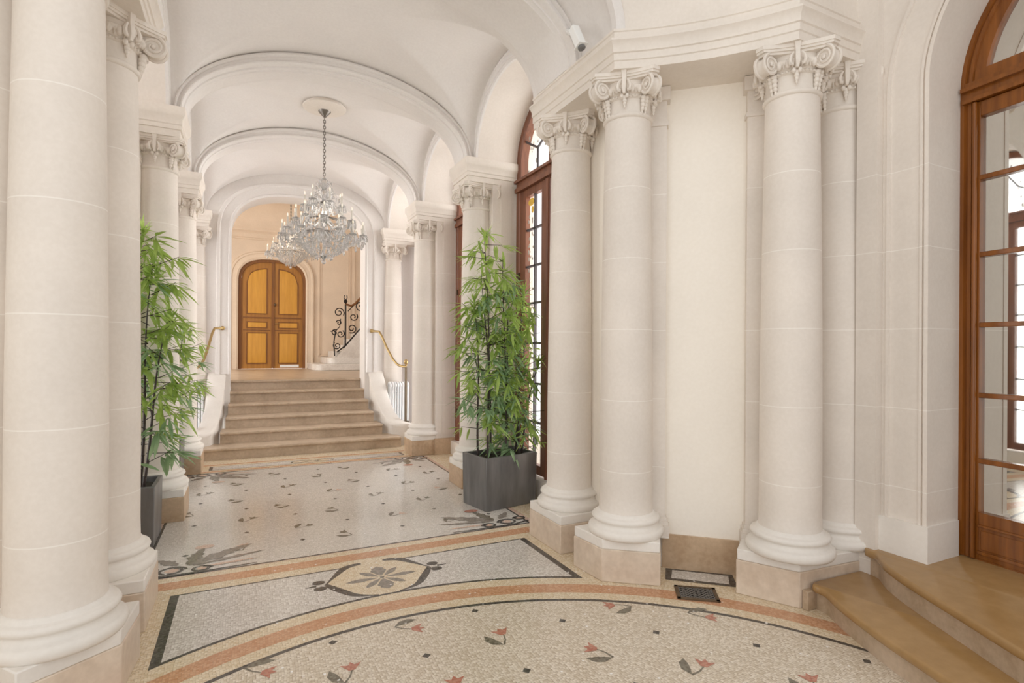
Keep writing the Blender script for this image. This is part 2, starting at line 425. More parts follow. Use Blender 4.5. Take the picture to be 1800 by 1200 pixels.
    for j in range(8):
        yy = 4.83 + j * .385
        for i in range(-3, 4):
            xx = X0 + i * .42
            if (i + j) % 2: square(xx, yy, z)
            elif abs(i) < 3 or 1 < j < 7:
                sprig(xx - .03, yy - .06, random.choice([-.9, -.4, .3, .8, 1.4]), .95, z, 'olive' if random.random() < .85 else 'pink')
    # corner ornaments: acanthus spray with scrolls
    for sx, sy in ((-1, 1), (1, 1), (-1, -1), (1, -1)):
        cx_ = X0 + sx * 1.27; cy_ = (4.56 if sy > 0 else 7.72)
        T = lambda u, v: (cx_ - sx * u, cy_ + sy * v)
        def leafp(u, v, ang, L, w, m):
            pts = []
            seq = [(0, .12), (.15, .6), (.25, .45), (.4, 1), (.5, .6), (.62, .8), (.7, .42), (.85, .45), (1, 0)]
            for s in (1, -1):
                for t, ww in (seq if s == 1 else seq[::-1][1:]):
                    a, b = t * L, s * ww * w / 2
                    pts.append(T(u + a * math.cos(ang) - b * math.sin(ang), v + a * math.sin(ang) + b * math.cos(ang)))
            poly(pts, m, z)
        leafp(.05, .05, .62, .52, .15, 'grey'); leafp(.08, .03, .25, .5, .06, 'grey'); leafp(.05, .06, 1.35, .34, .12, 'olive')
        leafp(-.02, .08, 2.3, .22, .1, 'grey'); leafp(.1, -.02, .05, .42, .05, 'pink')
        poly([T(.13 + .07 * math.cos(2 * PI * i / 12), .42 + .045 * math.sin(2 * PI * i / 12)) for i in range(12)], 'pink' if sx < 0 else 'red', z)
        ribbon([T(.04, .08), T(.10, .22), T(.13, .38)], [.03, .022, .015], 'olive', z)
        for (u, v, r) in ((-.05, -.02, .09), (.14, -.05, .065), (-.2, .03, .06)):
            ribbon([T(u + r * (1 - .35 * i / 22) * math.cos(.35 * i), v + r * .8 * (1 - .35 * i / 22) * math.sin(.35 * i)) for i in range(23)], .022, 'black', z + e)
            poly([T(u + r * .5 * math.cos(2 * PI * i / 10), v + r * .4 * math.sin(2 * PI * i / 10)) for i in range(10)], 'pink', z)
        ribbon([T(-.25, -.06), T(-.1, -.11), T(.15, -.11), T(.5, -.1)], [.03, .028, .02, .01], 'black', z + e)
    # short mosaic panel in front of the niche
    d = (.757, -.653); nn = (.653, .757)
    P = lambda u, v: (2.905 + d[0] * u + nn[0] * v, 2.87 + d[1] * u + nn[1] * v)
    poly([P(-.255, -.13), P(.215, -.13), P(.205, .07), P(-.25, .07)], 'black', e)
    poly([P(-.215, -.10), P(.165, -.10), P(.175, .045), P(-.205, .045)], 'white', 2 * e)
    struct(mb, 'floor', mats, 'mosaic floor with round medallion, orange bands and scattered leaf sprigs', 'floor', 0)
build_floor()

# ------------------------------------------------------------------ vault and ribs
def vault_z(x, y):
    u = (x - X0) / AX
    zb = math.sqrt(max(0, 1 - u * u)) * CROWN
    zc = 0
    for a, b in zip(YB[:3], (YB[1], YB[2], YEND + .19)):
        h = (b - a) / 2 - .19; v = (y - (a + b) / 2) / h
        if abs(v) < 1: zc = max(zc, math.sqrt(1 - v * v) * CROWN * .985)
    return ZT + max(zb, zc)
mb = MB(); NX = 120
ys = [3.02 + (3.92 - 3.02) * i / 8 for i in range(8)] + [3.92 + (YEND - 3.92) * i / 260 for i in range(261)]
xs = [X0 - 1.505 + 3.01 * (.5 - .5 * math.cos(PI * i / NX)) for i in range(NX + 1)]
mb.grid([[(x, y, vault_z(x, y)) for x in xs] for y in ys])
struct(mb, 'ceiling', M['plaster'], 'pale groin vaulted plaster ceiling over the corridor', 'ceiling', 50)
def rib(yc, hw, name, label, front=True):
    n = 64
    prof = [(1.3, -hw + .02), (1.02, -hw + .02), (1.0, -hw + .0), (.93, -hw - .012), (.82, -hw - .014), (.75, -hw - .004), (.72, -hw + .014), (.50, -hw + .016), (.46, -hw + .006), (.40, -hw - .004), (.30, -hw - .004), (.24, -hw + .008), (.21, -hw + .06), (.10, -hw + .066), (.07, -hw + .10), (.0, -hw + .11)]
    prof = prof + [(t, -y) for t, y in prof[::-1]]
    loops = []
    for i in range(n + 1):
        t = PI * i / n; c, s = math.cos(t), math.sin(t); L = []
        for q, y in prof:
            a = 1.37 + .09 * q; b = .645 + .145 * q
            L.append((X0 + a * c, yc + y, ZT + b * s))
        loops.append(L)
    m = MB(); m.loft(loops, closed=True, caps=True)
    return struct(m, name, M['plaster'], label, 'arch')
rib(3.87, .34, 'trim_1', 'nearest moulded arch rib crossing the vault above the doubled columns')
rib(YB[1], .20, 'trim_2', 'moulded arch rib in front of the chandelier')
rib(YB[2], .20, 'trim_3', 'moulded arch rib behind the chandelier')
# edge moulding of the vault towards the round hall
m = MB(); loops = []
for i in range(65):
    t = PI * i / 64; c, s = math.cos(t), math.sin(t)
    loops.append([(X0 + (1.395 + o) * c, y, ZT + .001 + (.765 + o) * s) for o, y in ((.06, 3.0), (0.03, 3.0), (0, 3.02), (.0, 3.07), (.06, 3.09))])
m.loft(loops, closed=True); struct(m, 'trim_4', M['plaster'], 'slim arch moulding at the edge of the round hall', 'arch')

# ------------------------------------------------------------------ wall arches of the bays, piers, end wall
BAYS = [(YB[0], YB[1]), (YB[1], YB[2]), (YB[2], YEND + .19)]
def bay_wall(mb, i, XF=2.35, XB=3.10, back=False):
    a, b = BAYS[i]; yc = (a + b) / 2; h = (b - a) / 2 - .25; rise = .68; n = 32
    arc = [(yc + y, ZT + z) for y, z in ell(h, rise, n)]
    rows = [[(XF, y, 4.80), ] for y, z in arc]
    mb.grid([[(XF, y, 4.80), (XF, y, z), (XB, y, z)] for y, z in arc])
    # flat strips beside the arch
    for y0, y1 in ((a - .0, yc - h), (yc + h, b + .0)): mb.add([(XF, y0, ZT), (XF, y1, ZT), (XF, y1, 4.8), (XF, y0, 4.8)], [(0, 1, 2, 3)])
    # wall above window between arch and outside
    mb.grid([[(XB, y, 4.80), (XB, y, z)] for y, z in arc])
    if back: mb.add([(3.0, yc - h - .1, 0), (3.0, yc + h + .1, 0), (3.0, yc + h + .1, 4.7), (3.0, yc - h - .1, 4.7)], [(0, 1, 2, 3)])
    else: mb.prism([(2.79, yc - h - .05), (XB + .1, yc - h - .05), (XB + .1, yc + h + .05), (2.79, yc + h + .05)], 0, .20)
def archivolt(i, mirror):
    a, b = BAYS[i]; yc = (a + b) / 2; h = (b - a) / 2 - .25; n = 32; loops = []
    for k in range(n + 1):
        t = PI * k / n; c, s = math.cos(t), math.sin(t)
        loops.append([(x, yc + (h + o) * c, ZT + (.68 + o) * s) for o, x in ((-.005, 2.36), (-.005, 2.335), (.03, 2.335), (.035, 2.325), (.075, 2.325), (.085, 2.312), (.105, 2.312), (.115, 2.36))])
    m = MB(); m.loft(loops, closed=True)
    if mirror: m.mirrored()
    return m
def pier(mb, y, hw=.226, xf=2.56, xb=3.10):
    mb.box(xf, y - hw, 0, xb, y + hw, ZE + .02)
for side in (0, 1):
    sn = ('right', 'left')[side]
    mb = MB()
    for i in range(3): bay_wall(mb, i)
    for y in YB[1:3]: pier(mb, y)
    # jamb pilaster strips, slim edge on each pier
    for y in YB[1:3]:
        for s in (-1, 1): mb.box(2.66, y + s * .226 - .012, .3, 2.80, y + s * .226 + .008, ZE + .01)
    if side: mb.mirrored()
    struct(mb, 'wall_' + sn, M['stone'], 'cream stone corridor wall of arched bays on the %s' % sn, 'wall')
    for i in range(3):
        struct(archivolt(i, side), 'trim_%d' % (5 + i + 3 * side), M['plaster'], 'moulded arch edge of the %s wall bay %s' % (sn, ('nearest the round hall', 'beside the chandelier', 'beside the stairs')[i]), 'arch')
    # marble baseboards on the piers
    mb = MB()
    for y in YB[1:3]: mb.box(2.54, y - .252, 0, 3.0, y + .252, .24)
    if side: mb.mirrored()
    struct(mb, 'baseboard_' + sn, M['marble'], 'beige marble skirting of the %s window piers' % sn, 'baseboard')
    # impost blocks over the column rows
    for k, y in enumerate(YB[1:]):
        mb = MB(); hw = .255
        path = [(3.05, y - hw + .02), (2.25, y - hw + .02), (2.25, y + hw - .02), (3.05, y + hw - .02)]
        prof = [(-.06, ZE), (0, ZE), (0, ZE + .06), (.012, ZE + .065), (.012, ZE + .10), (.02, ZE + .11), (.02, ZE + .15), (.035, ZE + .175), (.045, ZE + .195), (.045, ZT - .01), (.04, ZT), (-.1, ZT)]
        sweep(mb, path[::-1], prof)
        mb.box(2.262, y - hw + .034, ZE + .001, 3.05, y + hw - .034, ZT - .004)
        if side: mb.mirrored()
        struct(mb, 'trim_%d' % (11 + k + 3 * side), M['carved'], 'moulded impost block above the %s column %s' % (sn, ('beside the nearer potted bamboo', 'in front of the stairs', 'beside the stair arch')[k]), 'moulding')

# end wall with basket arch opening to the stair hall
def end_wall():
    mb = MB(); n = 48; a, zs, rise = 1.09, 3.44, .74
    arc = [(1.93 - .0, 0.0)] ; pts = ell(a, rise, n, X0, zs, 2.6)
    line = [(X0 + a, 0.)] + pts + [(X0 - a, 0.)]
    for y in (YEND, YEND + .5):
        mb.grid([[(x, y, z), (x if abs(x - X0) < 1.08 else (X0 + math.copysign(2.3, x - X0)), y, 5.6)] for x, z in pts])
        for s in (-1, 1):
            xi = X0 + s * a; xo = X0 + s * 2.3
            mb.add([(xi, y, 0), (xo, y, 0), (xo, y, 5.6), (xi, y, zs)], [(0, 1, 2, 3)])
    mb.grid([[(x, YEND, z), (x, YEND + .5, z)] for x, z in line])
    struct(mb, 'wall_back', M['plaster'], 'end wall of the corridor with a basket arch to the stair hall', 'wall')
    m = MB(); loops = []
    for x, z in line:
        pass
    def off(o):
        p = ell(a + o, rise + o, n, X0, zs, 2.6); return [(X0 + a + o, LAND + .13)] + p + [(X0 - a - o, LAND + .13)]
    prof = [(-.012, YEND + .02), (-.012, YEND - .03), (.02, YEND - .045), (.035, YEND - .03), (.15, YEND - .03), (.16, YEND - .05), (.20, YEND - .05), (.215, YEND + .01)]
    offs = [off(o) for o, y in prof]
    for k in range(len(offs[0])):
        m.v  # noqa
    rows = [[(offs[j][k][0], prof[j][1], offs[j][k][1]) for j in range(len(prof))] for k in range(len(offs[0]))]
    m.loft(rows, closed=True)
    struct(m, 'trim_17', M['plaster'], 'moulded surround of the basket arch above the stairs', 'moulding')
end_wall()

# ------------------------------------------------------------------ rotunda piers, entablature, drum
NA, NB = (2.70, 3.19), (3.235, 2.70)     # niche wall line
ndir = Vector((NB[0] - NA[0], NB[1] - NA[1])).normalized(); nin = Vector((-.653, -.757))
def rot_pier(mb, left):
    if left:
        poly = [(2.60, 4.17), (2.60, 3.5), NA, NB, (3.74, 2.36), (3.74, 2.0), (4.5, 2.0), (4.5, 4.17)]
    else:
        poly = [(2.60, 4.17), (2.60, 3.5), NA, NB, (3.74, 2.36), (3.74, 2.10), (4.5, 2.10), (4.5, 4.17)]
    mb.prism(poly, 0, 5.2)
for side in (0, 1):
    sn = ('right', 'left')[side]
    mb = MB(); rot_pier(mb, side)
    if side: mb.mirrored()
    struct(mb, 'wall_%s_pier' % sn, M['panel'], 'pale flat niche wall between the %s pairs of columns' % sn, 'wall')
    # pilaster strips flanking the niche panel
    for k, (u0, u1) in enumerate(((-.22, .105), (.645, .93))):
        mb = MB()
        A = Vector(NA); T = lambda u, v: tuple(A + ndir * u + nin * v)
        mb.prism([T(u0, -.02), T(u0, .07), T(u1, .07), T(u1, -.02)], .24, ZE)
        for z0, z1, o in ((.24, .33, .030), (.33, .36, .022), (.36, .385, .012), (3.22, 3.25, .010), (3.40, ZE - .003, .022)):
            mb.prism([T(u0 - o, -.02), T(u0 - o, .07 + o), T(u1 + o, .07 + o), T(u1 + o, -.02)], z0, z1)
        if side: mb.mirrored()
        if side and k: continue
        struct(mb, 'trim_%d' % (18 + k + 2 * side), M['stone'], 'flat pilaster strip at the %s edge of the %s niche' % (('corridor side', 'door side')[k], sn), 'pilaster')
    mb = MB()
    mb.prism([T(.09, -.02), T(.09, .02), T(.66, .02), T(.66, -.02)], 0, .245)
    if side: mb.mirrored()
    struct(mb, 'baseboard_%s_niche' % sn, M['marble'], 'beige marble skirting at the foot of the %s niche' % sn, 'baseboard')
    # entablature
    bc, cc = (2.235, 3.03), (3.03, 2.235)
    r_ = math.hypot(bc[0] - X0, bc[1] - YC); a0 = math.atan2(bc[1] - YC, bc[0] - X0); a1 = math.atan2(cc[1] - YC, cc[0] - X0)
    mid = [(X0 + r_ * math.cos(a0 + (a1 - a0) * i / 16), YC + r_ * math.sin(a0 + (a1 - a0) * i / 16)) for i in range(17)]
    # flatten the bow a little more than a true ring
    path = [(2.235, 4.19)] + mid + [(3.76, 2.235)]
    prof = [(-.06, ZE), (0, ZE), (0, ZE + .05), (.008, ZE + .055), (.008, ZE + .10), (.018, ZE + .105), (.018, ZE + .14), (.034, ZE + .165), (.044, ZE + .175), (.044, ZE + .188), (.004, ZE + .190), (.004, ZT - .02), (.012, ZT - .015), (.012, ZT), (-.1, ZT)]
    mb = MB(); sweep(mb, path, prof)
    # soffit to the niche wall
    mb.prism([(2.255, 4.17)] + [(x + .012, y + .012) for x, y in mid] + [(3.75, 2.255), (3.75, 2.7), (NB[0] + .02, NB[1] + .02), (NA[0] + .02, NA[1] + .02), (2.62, 4.17)], ZE + .001, ZT - .012)
    if side: mb.mirrored()
    struct(mb, 'trim_%d' % (22 + side), M['carved'], 'moulded entablature above the %s doubled columns and niche' % sn, 'moulding')
    # drum wall above
    mb = MB(); p2 = [(2.235, 3.02)] + mid + [(3.76, 2.235)]
    mb.grid([[(x, y, ZT - .005), (x, y, 5.2)] for x, y in [(2.245, 3.025)] + [(x + .01, y + .01) for x, y in mid] + [(3.78, 2.245)]])
    if side: mb.mirrored()
    struct(mb, 'wall_%s_drum' % sn, M['carved'], 'curved plain wall above the %s entablature' % sn, 'wall')
# drum wall above the corridor arch
mb = MB()
mb.grid([[(X0 + 1.40 * math.cos(PI * i / 48), 3.03, ZT + .79 * math.sin(PI * i / 48)), (X0 + 1.40 * math.cos(PI * i / 48), 3.03, 5.2)] for i in range(49)])
struct(mb, 'wall_front', M['carved'], 'plain wall above the opening of the corridor vault', 'wall')
# rotunda ceiling with an unseen round opening added to let in light
mb = MB(); n = 64; sq = []
for i in range(n + 1):
    t = 2 * PI * i / n; c, s = math.cos(t), math.sin(t); k = 4.2 / max(abs(c), abs(s))
    sq.append(((X0 + 1.5 * c, YC + 1.5 * s, 5.2), (X0 + k * c, YC + max(-2.6, min(2.4, k * s)), 5.2)))
mb.grid(sq); struct(mb, 'ceiling_round_hall', M['plaster'], 'flat plaster ceiling of the round hall with an unseen round opening added for light', 'ceiling')

# right door wall; its bay is turned a little towards the corridor
TURN = 5
DY0, DY1 = mir(0) * 0 + (2 * YC - 1.85), 1.85
def door_wall():
    mb = MB(); n = 40; yc = YC; h = 1.85 - YC; zs = 3.22; rise = .92
    arc = [(yc + y, z) for y, z in ell(h, rise, n, 0, zs)]
    line = [(1.85, 0.)] + arc + [(2 * YC - 1.85, 0.)]
    for x in (3.68, 4.35):
        mb.grid([[(x, y, z), (x, y, 5.2)] for y, z in arc])
        for s in (-1, 1):
            yi = yc + s * h; yo = yc + s * (h + .27); mb.add([(x, yi, 0), (x, yo, 0), (x, yo, 5.2), (x, yi, 5.2)], [(0, 1, 2, 3)])
    for s in (-1, 1):
        yo = yc + s * (h + .27); mb.add([(3.68, yo, 0), (4.35, yo, 0), (4.35, yo, 5.2), (3.68, yo, 5.2)], [(0, 1, 2, 3)])
    mb.grid([[(3.68, y, z), (4.35, y, z)] for y, z in line])
    # stepped edge moulding
    def ringm(o0, o1, x0, x1):
        L = []
        for k in range(len(line)):
            def P(o):
                if k == 0: return (1.85 + o, .52)
                if k == len(line) - 1: return (2 * YC - 1.85 - o, .52)
                t = PI * (k - 1) / n; return (yc + (h + o) * math.cos(t), zs + (rise + o) * math.sin(t))
            a, b = P(o0), P(o1); L.append([(x1, *a), (x0, *a), (x0, *b), (x1, *b)])
        mb.loft(L, closed=True)
    ringm(-.004, .018, 3.664, 3.70); ringm(.03, .045, 3.668, 3.70); ringm(.215, .235, 3.664, 3.70)
    k_ = math.tan(math.radians(TURN))
    mb.xf(lambda x, y, z: (x - max(0, 1.84 - y) * k_, y, z))
    mb.box(3.615, 2.115, .1, 3.76, 2.245, 5.2)
    return mb
struct(door_wall(), 'wall_right_door', M['stone'], 'cream stone arched surround of the glazed wooden door at right', 'wall')
mb = MB()
for s in (-1, 1):
    y0, y1 = sorted((YC + s * (1.835 - YC), YC + s * (2.135 - YC)))
    dx = 0 if s > 0 else -(1.84 - y1) * math.tan(math.radians(TURN))
    mb.box(3.655 + dx, y0, .0, 4.0 + dx, y1, .545)
struct(mb, 'baseboard_right_door', M['slab'], 'pale stone base block of the surround of the right door', 'baseboard')

# ------------------------------------------------------------------ columns
def abacus(mb, z0, z1, rc, rs, n=8):
    pts = []
    for q in range(4):
        a0 = q * PI / 2 + PI / 4
        c0 = (rc * math.cos(a0 - .09), rc * math.sin(a0 - .09)); c1 = (rc * math.cos(a0 + .09), rc * math.sin(a0 + .09))
        pts += [c0, c1]
        nx0 = a0 + PI / 2; e1 = (rc * math.cos(nx0 - .09), rc * math.sin(nx0 - .09)); am = a0 + PI / 4; mid_ = (rs * math.cos(am), rs * math.sin(am))
        for k in range(1, n):
            t = k / n; b0 = (1 - t) ** 2; b2 = t * t; b1 = 2 * t * (1 - t)
            cx_ = 2 * mid_[0] - (c1[0] + e1[0]) / 2; cy_ = 2 * mid_[1] - (c1[1] + e1[1]) / 2
            pts.append((b0 * c1[0] + b1 * cx_ + b2 * e1[0], b0 * c1[1] + b1 * cy_ + b2 * e1[1]))
    mb.prism(pts, z0, z1)
def cap_meshes():
    bell = MB()
    bell.lathe([(.150, -.012), (.168, -.008), (.176, .004), (.176, .014), (.166, .024), (.161, .03), (.161, .118), (.172, .122), (.176, .13), (.172, .138), (.185, .150), (.205, .175), (.206, .195), (.19, .205), (.19, .25)], n=40)
    for k in range(24):
        a = 2 * PI * k / 24
        bell.ball((.196 * math.cos(a), .196 * math.sin(a), .172), .021, .019, .030, 8, 6, a)
        a += PI / 24; bell.ball((.196 * math.cos(a), .196 * math.sin(a), .166), .012, .006, .03, 5, 4, a)
    for k in range(40):
        a = 2 * PI * k / 40; bell.ball((.177 * math.cos(a), .177 * math.sin(a), .13), .009, .009, .009, 6, 4)
    abacus(bell, .232, .247, .285, .192); abacus(bell, .247, .262, .300, .205); abacus(bell, .262, .286, .308, .213)
    vol = MB()                      # volute pointing to +X
    def spiral(w, y0):
        P = []
        for i in range(46):
            t = i / 45; ang = PI * .5 - t * 2 * PI * 2.1; r = .060 * (1 - t) ** .8 + .008
            P.append((.243 + r * math.cos(ang), .178 + r * math.sin(ang)))
        return P
    P = spiral(0, 0)
    for i in range(len(P) - 1):
        pass
    vol.tube([(x, 0.034, z) for x, z in P], [.011 - .004 * i / 45 for i in range(46)], 6)
    vol.tube([(x, -0.034, z) for x, z in P], [.011 - .004 * i / 45 for i in range(46)], 6)
    rim = [(.243 + .060 * math.cos(PI * .5 - 2 * PI * i / 20), .178 + .060 * math.sin(PI * .5 - 2 * PI * i / 20)) for i in range(20)]
    vol.loft([[(x, y, z) for x, z in rim] for y in (-.032, -.018, .018, .032)])
    vol.v = [((x, y, z) if abs(y) > .02 else (.243 + (x - .243) * (.9 if abs(abs(y) - .018) < 1e-6 else 1), y, .178 + (z - .178) * (.9 if abs(abs(y) - .018) < 1e-6 else 1))) for x, y, z in vol.v]
    for y in (-.04, .04): vol.ball((.243, y, .178), .014, .008, .014, 8, 6)
    vol.loft([[(.13, -.02, .235), (.13, .02, .235), (.13, .02, .20), (.13, -.02, .20)], [(.20, -.028, .243), (.20, .028, .243), (.20, .028, .215), (.20, -.028, .215)], [(.245, -.034, .245), (.245, .034, .245), (.245, .034, .225), (.245, -.034, .225)]])
    for k, (z, r, w) in enumerate(((.118, .022, .034), (.095, .020, .036), (.07, .018, .03), (.045, .015, .024), (.022, .011, .014))):
        vol.ball((.188 - .004 * k, .012, z), r, w * .55, .018, 8, 6); vol.ball((.188 - .004 * k, -.012, z), r, w * .55, .018, 8, 6)
    fl = MB()                       # fleuron on +X side
    fl.loft([[(x0, -w, z), (x0, w, z), (x1, w * .6, z), (x1, -w * .6, z)] for z, x0, x1, w in ((.286, .17, .232, .030), (.26, .17, .226, .024), (.23, .18, .222, .020), (.20, .18, .228, .022), (.165, .19, .230, .020), (.135, .18, .215, .013))])
    for s in (-1, 1):
        fl.tube([(.215, s * .022, .225), (.222, s * .036, .205), (.225, s * .044, .175), (.222, s * .038, .150), (.218, s * .028, .148), (.218, s * .026, .162)], [.006, .009, .012, .012, .009, .005], 6)
        fl.ball((.19, s * .018, .125), .016, .014, .018, 8, 6)
    for z, r in ((.118, .018), (.096, .017), (.076, .013), (.058, .008)): fl.ball((.178, 0, z), r, r, .016, 8, 6)
    return bell, vol, fl
BELL, VOL, FLE = cap_meshes()
base_prof = [(.255, 0), (.262, .012), (.268, .030), (.262, .05), (.250, .062), (.236, .064), (.226, .078), (.222, .09), (.226, .10), (.234, .104), (.240, .118), (.234, .132), (.224, .138), (.212, .14), (.206, .146), (.200, .158), (.190, .165)]
shaft_prof = [(.185 - .024 * max(0, (t - .25) / .75) ** 1.4, .16 + t * (ZC - .29 - .16)) for t in [i / 24 for i in range(25)]]
shaft_prof = [(.196, .15), (.188, .162)] + shaft_prof[1:]
PROTO = {}
def make_column(name, label, x, y, rot, plinth=None, group='limestone columns of the corridor and round hall', z=0):
    t = thing('stone_column', label, 'column', (x, y, z), 0, group)
    if 'shaft' not in PROTO:
        PROTO['base'] = MB().lathe(base_prof, n=48).obj('base', M['slab'], t, 60, loc=(0, 0, .29))
        PROTO['shaft'] = MB().lathe(shaft_prof, n=64).obj('shaft', M['stone'], t, 40, loc=(0, 0, .29))
        cap = BELL.obj('capital', M['carved'], t, 45, loc=(0, 0, ZC)); cap.rotation_euler = (0, 0, rot)
        PROTO['capital'] = cap
        v0 = f0 = None
        for k in range(4):
            if k == 0:
                v0 = VOL.obj('volute', M['carved'], cap, 50); f0 = FLE.obj('fleuron', M['carved'], cap, 50)
                v0.rotation_euler = (0, 0, PI / 4)
            else:
                v = v0.copy(); C.objects.link(v); v.parent = cap; v.rotation_euler = (0, 0, PI / 4 + k * PI / 2)
                f = f0.copy(); C.objects.link(f); f.parent = cap; f.rotation_euler = (0, 0, k * PI / 2)
    else:
        for k in ('base', 'shaft'):
            c = PROTO[k].copy(); C.objects.link(c); c.parent = t
        cap = copy_tree(PROTO['capital'], t); cap.rotation_euler = (0, 0, rot)
    P = plinth or [(-.25, -.22), (.25, -.22), (.25, .22), (-.25, .22)]
    cxm = sum(p[0] for p in P) / len(P); cym = sum(p[1] for p in P) / len(P)
    MB().prism(P, 0, .222).obj('plinth', M['pinkmarble'] if plinth else M['marble'], t, 30, .006)
    MB().prism([(cxm + (a - cxm) * .985, cym + (b - cym) * .985) for a, b in P], .222, .292).obj('plinth_slab', M['slab'], t, 30, .006)
    return t
R45 = 0; R0 = 0
def rel(P, x, y): return [(a - x, b - y) for a, b in P]
a45 = PI / 4
PB = [(2.18, 3.42), (2.205, 3.10), (2.52, 2.865), (2.70, 3.08), (2.62, 3.42)]
PC = [(2.90, 2.575), (3.085, 2.25), (3.74, 2.20), (3.74, 2.60), (3.14, 2.74)]
make_column('A', 'stone column half hidden behind its twin, left of the right niche', 2.45, 3.92, a45, [(-.25, -.28), (.2, -.28), (.2, .24), (-.25, .24)])
make_column('B', 'stone column at the left edge of the pale niche on the right', 2.46, 3.17, a45, rel(PB, 2.46, 3.17))
make_column('C', 'stone column right of the pale niche, above the floor grate', 3.20, 2.41, a45, rel(PC, 3.20, 2.41))
d_ = make_column('D', 'engaged stone column in the shade behind the column right of the niche', 3.70, 2.42, a45, [(-.05, -.1), (.05, -.1), (.05, .1), (-.05, .1)])
make_column('R2', 'stone column behind the right potted bamboo', XR, YB[1], 0)
make_column('R3', 'stone column at the right foot of the stairs', XR, YB[2], 0)
make_column('R4', 'engaged stone column above the right radiator', XR, YB[3], 0)
mB = lambda P: [(-a, b) for a, b in P][::-1]
make_column('L1', 'large bright stone column in the left foreground', mir(2.46), 3.12, a45, mB(rel(PB, 2.46, 3.17)))
make_column('L2', 'stone column just behind the big foreground column at left', XL, 3.92, a45, [(-.2, -.28), (.25, -.28), (.25, .24), (-.2, .24)])
make_column('2L', 'stone column behind the left foreground potted bamboo', XL, YB[1], 0)
make_column('3L', 'stone column at the left foot of the stairs', XL, YB[2], 0)
make_column('4L', 'engaged stone column above the left radiator', XL, YB[3], 0)

